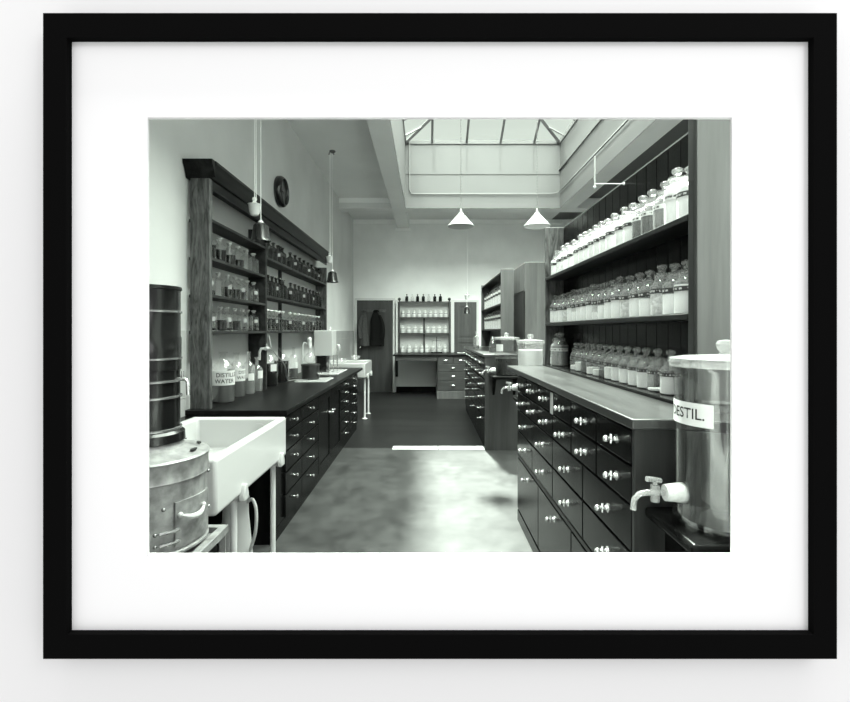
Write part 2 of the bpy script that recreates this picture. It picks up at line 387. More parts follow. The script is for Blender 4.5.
# ------------------------------------------------------------ picture frame on the gallery wall
pf = thing('picture_frame', 'large black wooden picture frame hung on the pale wall round the whole view', 'picture frame', (0, 1.0, 1.4))
FZ = 0.955
ox0, ox1, oz0, oz1 = rect_at(43, 13, 837, 659, FZ); ix0, ix1, iz0, iz1 = rect_at(72, 42, 808, 630, MATZ)
fr = MB()
def ringbox(mb, o, i, y0, y1):
    (a, b, c, d), (p, q, r, s_) = o, i
    vs = []
    for yy in (y0, y1):
        vs += [(a, yy, c), (b, yy, c), (b, yy, d), (a, yy, d), (p, yy, r), (q, yy, r), (q, yy, s_), (p, yy, s_)]
    fs = []
    for k in range(4):
        n = (k + 1) % 4
        fs += [(k, n, n + 4, k + 4), (k + 8, k + 12, n + 12, n + 8), (k, k + 8, n + 8, n), (k + 4, n + 4, n + 12, k + 12)]
    mb.add(vs, fs)
def sh(t): return (t[0], t[1], t[2] - 1.4, t[3] - 1.4)
ringbox(fr, sh((ox0, ox1, oz0, oz1)), sh((ix0, ix1, iz0, iz1)), FZ - 1.0, 0.0)
obj('moulding', fr, M['frame'], pf)
mo = rect_at(147.6, 117.4, 732.2, 555.0, MATZ); mi = rect_at(149.2, 119.4, 730.3, 552.8, MATZ + 0.004)
mi = (mi[0], mi[1], mi[2], mi[3])
mm = MB(); ringbox(mm, sh((ix0 - 0.01, ix1 + 0.01, iz0 - 0.01, iz1 + 0.01)), sh(mo), MATZ - 1.0, MATZ - 1.0 + 0.004)
obj('mount_board', mm, M['mat'], pf, label='white mount board with a bevelled window')
bvv = MB(); a = sh((mo[0] + .0002, mo[1] - .0002, mo[2] + .0002, mo[3] - .0002)); b = sh(mi)
vs = [(a[0], MATZ - 1.0, a[2]), (a[1], MATZ - 1.0, a[2]), (a[1], MATZ - 1.0, a[3]), (a[0], MATZ - 1.0, a[3]), (b[0], MATZ - .996, b[2]), (b[1], MATZ - .996, b[2]), (b[1], MATZ - .996, b[3]), (b[0], MATZ - .996, b[3])]
obj('bevelled_edge', bvv.add(vs, [(k, (k + 1) % 4, (k + 1) % 4 + 4, k + 4) for k in range(4)]), M['bevel'], pf)

# ------------------------------------------------------------ handles and drawers
hb = MB()
hb.tube([(0, 0, 0), (-0.036, 0, 0)], 0.0045, 8).ball((-0.038, 0, 0), 0.0115, 12).ball((-0.005, 0, 0), 0.009, 12)
hb.tube([(-0.020, -0.014, 0), (-0.020, 0.014, 0)], 0.004, 8).tube([(-0.020, 0, -0.016), (-0.020, 0, 0.016)], 0.004, 8)
hb.lathe([(0.017, 0), (0.017, 0.002), (0, 0.002)], (-0.002, 0, 0), 14, 'x')
H_BAR = hb.mesh('bar_handle')
hk = MB(); hk.lathe([(0.010, 0), (0.007, 0.01), (0.008, 0.018), (0.017, 0.026), (0.018, 0.034), (0.010, 0.042), (0, 0.043)], (0, 0, 0), 14, 'x')
for v_i in range(len(hk.v)): p_ = hk.v[v_i]; hk.v[v_i] = (-p_[0] * .75, p_[1] * .7, p_[2] * .7)
H_KNOB = hk.mesh('knob')
hc = MB(); hc.lathe([(0.0, 0.0), (0.035, 0.0), (0.04, 0.006), (0.036, 0.018), (0.02, 0.026), (0, 0.028)], (0, 0, 0), 16, 'y')
for v_i in range(len(hc.v)): p_ = hc.v[v_i]; hc.v[v_i] = (p_[0] * 1.25, -p_[1], p_[2] * 0.42)
H_CUP = hc.mesh('cup_handle')
def front(parent, name, x, y0, y1, z0, z1, mat, hm, hz=None, hy=None, side=-1, g_=0.005, hname='handle', panel=False):
    """drawer front in the plane X=x, facing -X (side=-1) or +X (side=1); coords local to parent"""
    mb = MB(); t = 0.018
    xa, xb = (x, x + t) if side < 0 else (x - t, x)
    yc, zc = (y0 + y1) / 2, (z0 + z1) / 2
    a, b, c, d = y0 + g_ - yc, y1 - g_ - yc, z0 + g_ - zc, z1 - g_ - zc
    if panel:
        w = 0.06; fx = (xa + 0.008, xb) if side < 0 else (xa, xb - 0.008)
        mb.box(xa, xb, a, a + w, c, d).box(xa, xb, b - w, b, c, d).box(xa, xb, a + w, b - w, c, c + w).box(xa, xb, a + w, b - w, d - w, d)
        mb.box(fx[0], fx[1], a + w, b - w, c + w, d - w)
    else: mb.box(xa, xb, a, b, c, d)
    o = obj(name, mb, mat, parent, 0.003, (0, yc, zc))
    if hm:
        k = obj(hname, hm, M['nickel'], o); k.location = (x, (hy if hy is not None else yc - (0.04 if side < 0 else 0)) - yc, (hz if hz is not None else zc) - zc)
        if side > 0: k.rotation_euler = (0, 0, PI)
    return o

# ------------------------------------------------------------ right-hand dispensing bench
cab = thing('drawer_cabinet', 'tall dark drawer cabinet with nickel bar handles at the near right', 'cabinet', (0.67, 1.57, 0))
cb = MB(); cb.box(0.018, 0.45, 0.0, 1.99, 0.08, 1.085)
obj('carcass', cb, M['mah_dark'], cab, 0.003)
obj('plinth', MB().box(0.0, 0.45, 0.0, 1.99, 0.0, 0.08), M['mah_dark'], cab, 0.004)
obj('end_panel', MB().box(0.0, 0.45, -0.02, 0.0, 0.0, 1.085), M['mah_z'], cab, 0.003)
def rows(par, Y, spec, mat, hm, x=0.0, side=-1):
    for (z0, z1, n, hz) in spec:
        for k in range(n):
            a = Y * k / n; b = Y * (k + 1) / n
            front(par, 'drawer', x, a, b, z0, z1, mat, hm, hz, side=side)
rows(cab, 1.99, [(0.955, 1.078, 6, 1.02), (0.825, 0.955, 6, 0.89), (0.67, 0.825, 4, 0.745), (0.50, 0.67, 4, 0.585), (0.09, 0.47, 3, 0.41)], M['mah_dark'], H_BAR)
obj('rail', MB().box(0.002, 0.02, 0.0, 1.99, 0.472, 0.498), M['mah_y'], cab, 0.003)
pl = MB().box(-0.004, 0.0, 0.98, 1.03, 0.955, 1.07); obj('name_plate', pl, M['opal'], cab, 0.002, label='blank white upright plate on the drawers')
wt = tag(obj('worktop', MB().box(-0.02, 0.46, -0.05, 2.33, 1.087, 1.12), M['top_wood'], None, 0.005, (0.67, 1.57, 0)),
         'polished wooden worktop on the tall near right drawer cabinet', 'worktop')
YA, YB, XF, XB = 1.762, 3.92, 0.96, 1.11
su = thing('shelf_unit', 'tall dark boarded shelf unit full of jars above the near right worktop', 'shelves', (XF, YA, 1.1205))
D = YB - YA
obj('side_panel', MB().box(0.010, 0.19, -0.038, -0.0, 0, 1.16), M['panel_pale'], su, 0.004, label='pale grained end panel facing the viewer')
obj('front_stile', MB().box(-0.002, 0.009, -0.040, -0.0, 0, 1.16), M['mah_z'], su, 0.003)
obj('side_panel', MB().box(0, 0.15, D - 0.03, D, 0, 1.12), M['oak_z'], su, 0.004, label='mid-brown far end panel')
bp = MB(); yy = 0.0
while yy < D - 0.03:
    y2 = min(yy + 0.11, D - 0.03); bp.box(0.146, 0.16, yy + 0.003, y2 - 0.003, 0, 1.115); yy = y2
bp.box(0.152, 0.165, 0.0, D - 0.03, 0, 1.115)
obj('back_panel', bp, M['mah_dark'], su)
for z in (0.344, 0.71): obj('shelf', MB().box(-0.003, 0.145, 0.0, D - 0.03, z - 0.022, z), M['mah_y'], su, 0.003)
obj('base_board', MB().box(-0.025, 0.145, 0.0, D - 0.03, 0.0, 0.014), M['mah_dark'], su, 0.003)
obj('top_capping', MB().box(0.148, 0.165, 0.0, D, 1.116, 1.124), M['panel_mid'], su)
gb = MB(); gb.tube([(1.105, 2.69, 2.225), (0.94, 2.69, 2.225)], 0.003, 6).tube([(0.94, 2.69, 2.205), (0.94, 2.69, 2.38)], 0.0045, 8).ball((0.94, 2.69, 2.205), 0.010).ball((1.105, 2.69, 2.225), 0.008)
tag(obj('gas_bracket', gb, M['enamel']), 'thin pale bracket arm with small upright jet above the top right shelf', 'gas bracket')

# ------------------------------------------------------------ jars and bottles
_cache = {}
def cmesh(key, fn):
    if key not in _cache: _cache[key] = fn()
    return _cache[key]
def jar_meshes(r, h, fill):
    """straight-sided stoppered shop jar: r radius, h height to the shoulder top"""
    sh_ = h * 0.80
    body = MB().lathe([(r * .9, 0.0), (r, 0.006), (r, sh_ - r * .25), (r * .93, sh_), (r * .72, sh_ + r * .28), (r * .62, sh_ + r * .42), (r * .62, h), (r * .72, h + .004)], n=22)
    cont = MB().lathe([(0, 0.004), (r * .95, 0.005), (r * .955, sh_ * fill), (0, sh_ * fill + 0.002)], n=20)
    st = MB().lathe([(r * .5, h - .012), (r * .66, h + .006), (r * .70, h + .012), (r * .3, h + .018), (r * .26, h + .026), (r * .44, h + .036), (r * .42, h + .046), (r * .2, h + .053), (0, h + .054)], n=18)
    bz = sh_ * .70
    band = MB().lathe([(r * 1.012, bz), (r * 1.012, bz + h * .115)], n=22, a0=math.radians(120), a1=math.radians(310))
    return body, cont, st, band
def make_jar(r, h, fill, cmat, gmat='jar', bmat='band_dark', flip=False):
    key = (r, h, fill)
    ms = cmesh(key, lambda: [m.mesh(n) for m, n in zip(jar_meshes(r, h, fill), ('jar_body', 'contents', 'stopper', 'band_label'))])
    def use(i, mat):
        k2 = key + (i, mat)
        def mk():
            m = ms[i].copy(); m.materials.clear(); m.materials.append(M[mat]); return m
        return cmesh(k2, mk)
    def build(label, loc, rz, group):
        t = thing('storage_jar', label, 'jar', loc, rz, group)
        obj('jar_body', use(0, gmat), None, t); obj('contents', use(1, cmat), None, t); obj('stopper', use(2, gmat), None, t)
        if bmat:
            bo = obj('band_label', use(3, bmat), None, t)
            if flip: bo.rotation_euler = (0, 0, PI * 0.62)
        return t
    return build
FILLN = {'powder': 'white powder', 'lumps': 'pale lumps', 'darkpowder': 'dark granules', 'greypowder': 'grey granules', 'liquid': 'dark liquid', 'greyliquid': 'grey liquid'}
def jar_row(ys, X, z, spec, rname, group, near_first=False):
    """ys far to near"""
    n = len(ys)
    for i, y in enumerate(ys):
        r, h, fill, cm_, bm_ = spec(i, n)
        word = ORD[i] + ' from the far end' if i < n / 2 else (ORD[n - 1 - i] + ' from the near end' if i < n - 1 else 'nearest the viewer')
        if i == 0: word = 'farthest from the viewer'
        lab = 'stoppered jar of %s, %s, %s' % (FILLN[cm_], rname, word)
        make_jar(r, h, fill, cm_, bmat=bm_)(lab, (X, y, z), random.uniform(-.15, .15), group)
def zs(px, X=1.03, k=0.955, base=1.86): return [base + (X * F / (x - VX) - base) * k for x in px]
def spaced(ys, gap):
    out = [ys[-1]]
    for y in reversed(ys[:-1]): out.append(max(y, out[-1] + gap))
    return list(reversed(out))
topx = [550, 556, 560.5, 567, 574, 579.7, 585, 590.4, 595.6, 602, 608.4, 618.6, 627.7, 638, 648, 662, 676.7, 689]
ty = spaced(zs(topx), 0.1025); sc_ = (3.82 - ty[-1]) / max(ty[0] - ty[-1], 1e-6); ty = [ty[-1] + (y - ty[-1]) * min(1, sc_) for y in ty]
def spec_top(i, n):
    if i in (13, 14): return (0.050, 0.165, 0.80, 'darkpowder', 'band_light')
    if i == 15: return (0.050, 0.165, 0.86, 'greypowder', 'band_light')
    if i in (16,): return (0.052, 0.19, 1.0, 'powder', 'band_light')
    return (0.050, 0.165 if i % 3 else 0.158, 1.0, 'powder', 'band_dark')
jar_row(ty, 1.035, 1.1205 + 0.71, spec_top, 'top right-hand shelf', 'jars on the top right-hand shelf')
midx = [548, 552, 556, 561, 566, 571, 575.6, 580, 586, 592.5, 599, 606.4, 613.7, 624, 634.6, 645.6, 659, 674, 687]
my = spaced(zs(midx), 0.1005); sc_ = (3.83 - my[-1]) / (my[0] - my[-1]); my = [my[-1] + (y - my[-1]) * min(1, sc_) for y in my]
def spec_mid(i, n):
    f = [.7, .72, .7, .66, .72, .5, .74, .7, .66, .35, .62, .8, .85, .85, .84, .62, .7, .66, .9][i % 19]
    return (0.049, 0.165 if i % 4 else 0.175, f, 'lumps' if i in (3, 13, 16) else 'powder', 'band_dark')
jar_row(my, 1.03, 1.1205 + 0.344, spec_mid, 'middle right-hand shelf', 'jars on the middle right-hand shelf')
botx = [573, 578, 584, 590, 596.5, 603, 609.4, 617, 625.3, 634.7, 644.5, 656.4, 670]
by = spaced(zs(botx, 1.02, 0.95), 0.088)
def spec_bot(i, n):
    f = [.3, .55, .7, .4, .35, .4, .6, .7, .72, .74, .76, .12, .74][i % 13]
    return (0.043 if i > 5 else 0.040, 0.135, f, 'greyliquid' if i in (2, 5) else 'powder', 'band_dark')
jar_row(by, 1.02, 1.135, spec_bot, 'worktop below the right-hand shelves', 'small jars along the back of the near right worktop')
make_jar(0.05, 0.19, 0.38, 'powder', bmat='band_dark')('tall jar a third full of white powder in the far corner below the right shelves', (1.03, 3.815, 1.135), 0, None)
make_jar(0.068, 0.20, 0.97, 'greypowder', gmat='milk', bmat='band_light')('broad frosted jar with rounded shoulders at the far end of the near right worktop', (1.02, 3.68, 1.135), 0, None)

# ------------------------------------------------------------ glass urns with taps
def urn(label, loc, R, H, lvl, cmat, tapz, text=None, lab=None):
    t = thing('glass_urn', label, 'glass urn', loc)
    obj('urn_body', MB().lathe([(0, 0), (R * .97, 0.0), (R * 1.04, 0.008), (R * 1.04, 0.02), (R, 0.035), (R, H - 0.03), (R * 1.04, H - .02), (R * 1.04, H - 0.002)], n=48), M['jar' if cmat == 'powder' else 'thick'], t)
    obj('contents', MB().lathe([(0, 0.012), (R * .93, 0.014), (R * .955, 0.04), (R * .955, H * lvl), (0, H * lvl)], n=40), M[cmat], t)
    ld = obj('lid', MB().lathe([(R * 1.1, H - 0.012), (R * 1.12, H), (R * 1.1, H + .012), (R * .9, H + .017), (R * .4, H + .022), (0.02, H + .024)], n=48), M['milk' if cmat != 'powder' else 'milk'], t)
    obj('lid_knob', MB().lathe([(0.022, H + .020), (0.016, H + .030), (0.024, H + .040), (0.027, H + .054), (0.022, H + .064), (0, H + .068)], n=20), M['milk'], ld)
    tp = obj('tap', MB().tube([(-R * .9, 0, tapz), (-R - .045, 0, tapz)], [0.03, 0.024], 16), M['cork'], t)
    x = -R - .045
    tb = MB().tube([(x, 0, tapz), (x - .055, 0, tapz), (x - .075, 0, tapz - .004), (x - .09, 0, tapz - .02), (x - .093, 0, tapz - .05)], [.009, .009, .008, .008, .009], 12)
    tb.tube([(x - .028, 0, tapz - .026), (x - .028, 0, tapz + .022)], .013, 12).tube([(x - .028, 0, tapz + .02), (x - .028, 0, tapz + .035)], .006, 8)
    tb.tube([(x - .055, -.004, tapz + .042), (x - .01, .004, tapz + .034)], .008, 8)
    obj('spout', tb, M['milk'], tp)
    if lab:
        a0, a1, z0, z1, mt = lab
        obj('label', MB().lathe([(R * 1.008, z0), (R * 1.008, z1)], n=20, a0=math.radians(a0), a1=math.radians(a1)), M[mt], t)
    if text:
        s_, size, phi, z = text
        me = text_mesh(s_, size, R * 1.013, math.radians(phi), z); me.materials.append(M['ink']); o = obj('lettering', me, M['ink'], t)
    return t
UH = 0.47
urn('large lidded glass urn lettered DESTIL. at the right edge of the view', (0.885, 1.42, 0.837), 0.137, UH, 0.72, 'water', 0.085,
    ('DESTIL.', 0.043, 188, 0.325), (140, 226, 0.292, 0.358, 'paper'))
urn('lidded glass urn of white contents at the far end of the near right worktop', (0.875, 4.06, 0.837), 0.105, UH, 0.86, 'powder', 0.085, None, None)
urn('lidded glass urn of dark liquid on the bracket of the far drawer cabinet', (0.905, 5.47, 0.902), 0.135, 0.41, 0.46, 'liquid', 0.05, None, (205, 245, 0.27, 0.35, 'paper'))
def ledge(label, x0, x1, y0, y1, z, yc=None):
    t = thing('bracket_shelf', label, 'shelf', ((x0 + x1) / 2, (y0 + y1) / 2, z - 0.2))
    cx, cy = (x0 + x1) / 2, (y0 + y1) / 2
    obj('shelf_board', MB().box(x0 - cx, x1 - cx, y0 - cy, y1 - cy, 0.165, 0.2), M['mah_dark'], t, 0.012)
    near = (y0 - cy) if yc == 'far' else (y1 - cy); far = near + (0.16 if yc == 'far' else -0.16)
    for s_ in (-0.12, 0.12): obj('bracket', MB().prism([(near, 0.165), (near, -0.05), (far, 0.165)], 'x', s_ - .012, s_ + .012), M['mah_dark'], t)
ledge('dark wooden bracket shelf under the lettered glass urn', 0.70, 1.10, 1.262, 1.549, 0.836)
ledge('dark wooden bracket shelf at the far end of the near cabinet', 0.75, 1.06, 3.562, 4.20, 0.836, 'far')
ledge('dark wooden bracket shelf on the near end of the far cabinet', 0.72, 1.08, 5.30, 5.628, 0.90)

# ------------------------------------------------------------ second right-hand bench
c2 = thing('drawer_cabinet', 'far dark drawer cabinet with rows of bright handles beyond the near bench', 'cabinet', (0.68, 5.65, 0))
obj('carcass', MB().box(0.018, 0.5, 0.0, 2.9, 0.08, 1.09), M['mah_dark'], c2, 0.003)
obj('plinth', MB().box(0.01, 0.5, 0.0, 2.9, 0.0, 0.08), M['mah_dark'], c2)
obj('end_panel', MB().box(0.0, 0.5, -0.02, 0.0, 0.0, 1.09), M['desk_z'], c2, 0.003)
rows(c2, 2.9, [(0.955, 1.08, 6, 1.02), (0.825, 0.955, 6, 0.89), (0.67, 0.825, 4, 0.745), (0.51, 0.67, 4, 0.59), (0.35, 0.51, 3, 0.43), (0.09, 0.35, 3, 0.3)], M['mah_dark'], H_BAR)
tag(obj('worktop', MB().box(-0.02, 0.52, -0.03, 2.92, 1.092, 1.125), M['top_wood'], None, 0.005, (0.68, 5.65, 0)), 'wooden worktop on the far right drawer cabinet', 'worktop')
s2 = thing('shelf_unit', 'far shelf unit with two rows of white jars standing on the far right bench', 'shelves', (0.97, 6.3, 1.126))
obj('side_panel', MB().box(0, 0.17, 0, 0.03, 0, 1.09), M['panel_mid'], s2, 0.004)
obj('side_panel', MB().box(0, 0.17, 2.27, 2.30, 0, 1.09), M['panel_mid'], s2, 0.004)
obj('back_panel', MB().box(0.155, 0.17, 0.03, 2.27, 0, 1.09), M['mah_z'], s2)
for z in (0.30, 0.64): obj('shelf', MB().box(0, 0.155, 0.03, 2.27, z - 0.02, z), M['mah_y'], s2)
obj('top_rail', MB().box(0, 0.155, 0.03, 2.27, 1.03, 1.05), M['mah_y'], s2)
for zi, (z, n, nm) in enumerate([(0.30, 8, 'lower'), (0.64, 8, 'upper')]):
    for k in range(n):
        make_jar(0.060, 0.250, 1.0, "powder")('white jar, %s shelf of the far right unit, %s from its near end' % (nm, ORD[k]),
                 (1.05, 6.44 + k * 0.265, 1.126 + z), 0, 'jars on the %s shelf of the far right unit' % nm)
for k, x in enumerate([0.84, 0.90]):
    make_jar(0.045, 0.15, 0.4, 'greyliquid', 'glass', None)('small clear jar behind the dark urn on the far right worktop, %s one' % ('nearer' if k == 0 else 'farther'), (x, 6.15 + k * 0.45, 1.126), 0, None)
# tall cupboard behind
cu = thing('cupboard', 'tall plain wooden cupboard standing behind the far right bench', 'cupboard', (1.21, 6.0, 0))
obj('carcass', MB().box(0.018, 0.62, 0.0, 0.95, 0.0, 2.26), M['panel_mid'], cu, 0.004)
front(cu, 'door', 0.0, 0.0, 0.95, 0.08, 1.90, M['mah_z'], None)
front(cu, 'door', 0.0, 0.0, 0.95, 1.90, 2.25, M['panel_mid'], None)
# ------------------------------------------------------------ left-hand bench
LZ = 0.848
lc = thing('drawer_cabinet', 'long near-black left-hand cabinet with drawers and panelled doors', 'cabinet', (-0.99, 3.36, 0))
obj('carcass', MB().box(-0.69, -0.018, -0.22, 3.49, 0.08, 0.81), M['mah_dark'], lc, 0.003)
obj('plinth', MB().box(-0.69, -0.015, -0.22, 3.49, 0.0, 0.08), M['mah_dark'], lc)
for (a, b, zr) in [(0.0, 0.44, 5), (0.44, 1.02, 5), (2.16, 2.84, 6), (2.84, 3.49, 6)]:
    for k in range(zr):
        z0 = 0.09 + 0.71 * (1 - ((k + 1) / zr) ** 1.15); z1 = 0.09 + 0.71 * (1 - (k / zr) ** 1.15)
        front(lc, 'drawer', 0.0, a, b, z0, z1, M['mah_dark'], H_KNOB, side=1, hname='knob')
front(lc, 'door', 0.0, 1.02, 1.59, 0.09, 0.80, M['mah_dark'], H_BAR, 0.58, 1.50, 1, panel=True)
front(lc, 'door', 0.0, 1.59, 2.16, 0.09, 0.80, M['mah_dark'], H_KNOB, 0.58, 1.66, 1, panel=True, hname='knob')
tag(obj('worktop', MB().box(-0.70, 0.018, -0.03, 3.90, 0.812, LZ), M['top_dark'], None, 0.005, (-0.99, 3.36, 0)), 'long black polished worktop along the left wall', 'worktop')
# bookcase
X0 = -1.522
bc = thing('bookcase', 'long open wooden bottle rack with heavy dark cornice above the left worktop', 'shelves', (X0, 3.36, LZ + .0005))
BD = 3.94; xb = XL - X0 + 0.002
ZZ = LZ + .0005
def bz(z): return z - ZZ
obj('end_upright', MB().box(xb + .028, 0, 0, 0.045, 0, bz(2.47)), M['oak_z'], bc, 0.004, label='boldly grained oak end upright')
obj('upright', MB().box(xb, 0, 1.17, 1.21, 0, bz(2.36)), M['oak_y'], bc, 0.003)
obj('upright', MB().box(xb, xb + .035, 2.08, 2.11, 0, bz(2.36)), M['oak_y'], bc, 0.003)
obj('upright', MB().box(xb, 0, BD - 0.04, BD, 0, bz(2.36)), M['oak_z'], bc, 0.003)
for z in (2.195, 1.925, 1.66, 1.40): obj('shelf', MB().box(xb, -0.002, 0.045, 1.17, bz(z - .022), bz(z)), M['oak_y'], bc, 0.002)
for z in (2.11, 1.743, 1.40):
    obj('shelf', MB().box(xb, -0.002, 1.21, 2.08, bz(z - .022), bz(z)), M['oak_y'], bc, 0.002)
    obj('shelf', MB().box(xb, -0.002, 2.11, BD - .04, bz(z - .022), bz(z)), M['oak_y'], bc, 0.002)
co = MB()
prof = [(xb, bz(2.59)), (0.045, bz(2.59)), (0.05, bz(2.565)), (0.04, bz(2.55)), (0.035, bz(2.52)), (0.018, bz(2.495)), (0.012, bz(2.475)), (0.0, bz(2.471)), (xb, bz(2.471))]
co.prism(prof, 'y', -0.0, BD + 0.02)
co.box(-0.02, -0.002, 0.046, BD, bz(2.40), bz(2.47))
co.prism([(-0.05, bz(2.59)), (-0.045, bz(2.56)), (-0.03, bz(2.54)), (-0.012, bz(2.50)), (-0.002, bz(2.475)), (-0.0, bz(2.475)), (-0.0, bz(2.59))], 'x', xb, 0.04)
obj('cornice', co, M['cornice'], bc, 0.002)
# bottles of the rack
def bottle_meshes(r, h, fill, slim=1.0):
    b = h * .66
    body = MB().lathe([(r * .9, 0), (r, .005), (r, b - .01), (r * .92, b + r * .15), (r * .42, b + r * .5), (r * .30, b + r * .65), (r * .30, h * .9), (r * .42, h * .9 + .003), (r * .42, h * .92)], n=18)
    cont = MB().lathe([(0, .004), (r * .97, .005), (r * .975, b * fill), (0, b * fill + .001)], n=16)
    st = MB().lathe([(r * .25, h * .89), (r * .3, h * .925), (r * .22, h * .94), (r * .40, h * .955), (r * .50, h * .985), (r * .40, h * 1.025), (0, h * 1.045)], n=14)
    lb = MB().lathe([(r * 1.012, b * .60), (r * 1.012, b * .86)], n=10, a0=math.radians(-62), a1=math.radians(-22))
    return body, cont, st, lb
def bottle(label, loc, r, h, fill, cmat, gmat='glass', lab='paper', rz=0, group=None, name='stoppered_bottle', neck=None):
    key = ('b', r, h, fill)
    ms = cmesh(key, lambda: [m.mesh('bottle') for m in bottle_meshes(r, h, fill)])
    def use(i, mat):
        def mk():
            m = ms[i].copy(); m.materials.clear(); m.materials.append(M[mat]); return m
        return cmesh(key + (i, mat), mk)
    t = thing(name, label, 'bottle', loc, rz, group)
    obj('bottle_body', use(0, gmat), None, t)
    if cmat: obj('contents', use(1, cmat), None, t)
    obj('stopper', use(2, 'opal' if gmat == 'glass' else gmat), None, t)
    if lab: obj('label', use(3, lab), None, t)
    return t
for ri, (z, nm) in enumerate([(1.925, 'top'), (1.66, 'middle'), (1.40, 'bottom')]):
    ysl = [3.52, 3.70, 3.88, 4.06, 4.24, 4.42] if ri == 0 else ([3.52, 3.68, 3.85, 4.0, 4.13, 4.27, 4.43] if ri == 1 else [3.55, 3.72, 3.84, 4.0, 4.17, 4.28, 4.43])
    for k, y in enumerate(ysl):
        fl_ = [[.85, .8, .7, .6, .0, .0], [.3, .0, .75, .7, .72, .1, .3], [.2, .7, .2, .7, .1, .3, .4]][ri][k]
        what = 'clear bottle of dark liquid' if fl_ > .5 else ('clear bottle with little dark liquid' if fl_ > 0.05 else 'clear empty-looking bottle')
        bottle('%s, near left bay %s shelf, %s from grained upright' % (what, nm, ORD[k]), (-1.60, y, z), 0.05 if ri == 0 else 0.046, 0.185, max(fl_, .05), 'liquid' if fl_ > .03 else 'greyliquid',
               'glass', None if (ri == 0 or k % 2) else 'label_glint', group='bottles on the %s shelf of the near left bay' % nm)
for ri, (z, nm, n, r, h) in enumerate([(2.11, 'top', 13, 0.046, 0.20), (1.743, 'middle', 15, 0.044, 0.215), (1.40, 'bottom', 15, 0.046, 0.21)]):
    k = 0
    for (a, b, m_) in [(4.63, 5.39, (n * 2) // 5), (5.53, 7.19, n - (n * 2) // 5)]:
        for j in range(m_):
            y = a + (b - a) * (j + .3) / m_ + (0.02 if ri == 1 else 0)
            bottle('dark reagent bottle, far left bays %s shelf, %s from the near end' % (nm, ORD[k]), (-1.595, y, z), r, h, .9 if ri == 2 else .75, 'liquid',
                   'glass' if ri == 2 else 'amber', 'label_glint' if k % 3 == 0 else None, rz=math.radians(-20 + 10 * math.sin(k * 3)), group='dark bottles on the %s shelf of the far left bays' % nm); k += 1  # grey patches here stand in for highlights on the bottle shoulders
# bench bottles
def big_bottle(label, loc, r, h, fill, cmat, gmat, lab=None, text=None, group=None):
    t = thing('reagent_bottle', label, 'bottle', loc, 0, group)
    b = h * .62
    obj('bottle_body', MB().lathe([(r * .93, 0), (r, .008), (r, b), (r * .93, b + r * .3), (r * .6, b + r * .75), (r * .32, b + r), (r * .27, h * .9), (r * .27, h * .96), (r * .38, h * .965), (r * .38, h)], n=32), M[gmat], t)
    obj('contents', MB().lathe([(0, .005), (r * .95, .006), (r * .96, b * fill), (0, b * fill + .001)], n=28), M[cmat], t)
    if lab:
        a0, a1, z0, z1 = lab
        obj('label', MB().lathe([(r * 1.01, z0), (r * 1.01, z1)], n=20, a0=math.radians(a0), a1=math.radians(a1)), M['paper'], t)
    if text:
        for (s_, size, phi, z) in text:
            me = text_mesh(s_, size, r * 1.018, math.radians(phi), z); me.materials.append(M['ink']); obj('lettering', me, M['ink'], t)
    return t
big_bottle('large clear bottle with white DISTILLED WATER label beside the grained oak upright', (-1.59, 3.74, ZZ), 0.088, 0.39, .75, 'greyliquid', 'glass', (-170, 10, .135, .245), [('DISTILLED', 0.044, -36, .213), ('WATER', 0.044, -58, .166)])
big_bottle('smaller clear bottle with DISTILLED WATER label just behind the large one', (-1.60, 4.03, ZZ), 0.07, 0.37, .7, 'greyliquid', 'glass', (-150, 20, .135, .235), [('DISTILLED', 0.036, 10, .207), ('WATER', 0.036, -15, .163)])
big_bottle('clear bottle of pale liquid with a grey label, third along the left worktop', (-1.57, 4.22, ZZ), 0.055, 0.37, .6, 'greyliquid', 'jar', (-70, -10, .12, .18))
big_bottle('clear bottle with small square label next to the rack upright on the left worktop', (-1.56, 4.40, ZZ), 0.052, 0.31, .7, 'greyliquid', 'jar', (-60, 10, .12, .19))
big_bottle('black-filled bottle with square white label just beyond the first rack upright', (-1.595, 4.84, ZZ), 0.085, 0.36, .98, 'liquid', 'glass', (-60, -12, .15, .22))
big_bottle('black-filled bottle behind the rubber hose on the left worktop', (-1.585, 5.22, ZZ), 0.08, 0.37, .98, 'liquid', 'glass')
big_bottle('slender clear bottle beyond the second rack upright on the left worktop', (-1.575, 5.66, ZZ), 0.055, 0.36, .5, 'greyliquid', 'glass', (-60, -12, .12, .19))
tpb = MB().tube([(-1.50, 4.50, 1.235), (-1.545, 4.47, 1.235), (-1.56, 4.47, 1.20), (-1.56, 4.47, 1.13)], .013, 10).tube([(-1.50, 4.545, 1.235), (-1.50, 4.46, 1.235)], .016, 10).tube([(-1.50, 4.49, 1.24), (-1.50, 4.49, 1.28)], .008, 8)
tag(obj('wall_tap', tpb, M['enamel']), 'pale bent tap fixed on the first rack upright over the left worktop', 'tap')
hp = [PX(269.5, 336, 4.75), PX(270, 345, 4.72), PX(276, 356, 4.9), PX(283, 362, 5.0), PX(287, 370, 5.1), (-1.44, 5.19, 0.905), (-1.43, 5.22, 0.872), (-1.5, 5.26, 0.869), (-1.56, 5.45, 0.869)]
def smooth_path(pts, n=6):
    out = []; P = [Vector(p) for p in pts]
    for i in range(len(P) - 1):
        p0, p1, p2, p3 = P[max(i - 1, 0)], P[i], P[i + 1], P[min(i + 2, len(P) - 1)]
        for k in range(n):
            t = k / n
            out.append(0.5 * ((2 * p1) + (p2 - p0) * t + (2 * p0 - 5 * p1 + 4 * p2 - p3) * t * t + (3 * p1 - p0 - 3 * p2 + p3) * t ** 3))
    return out + [P[-1]]
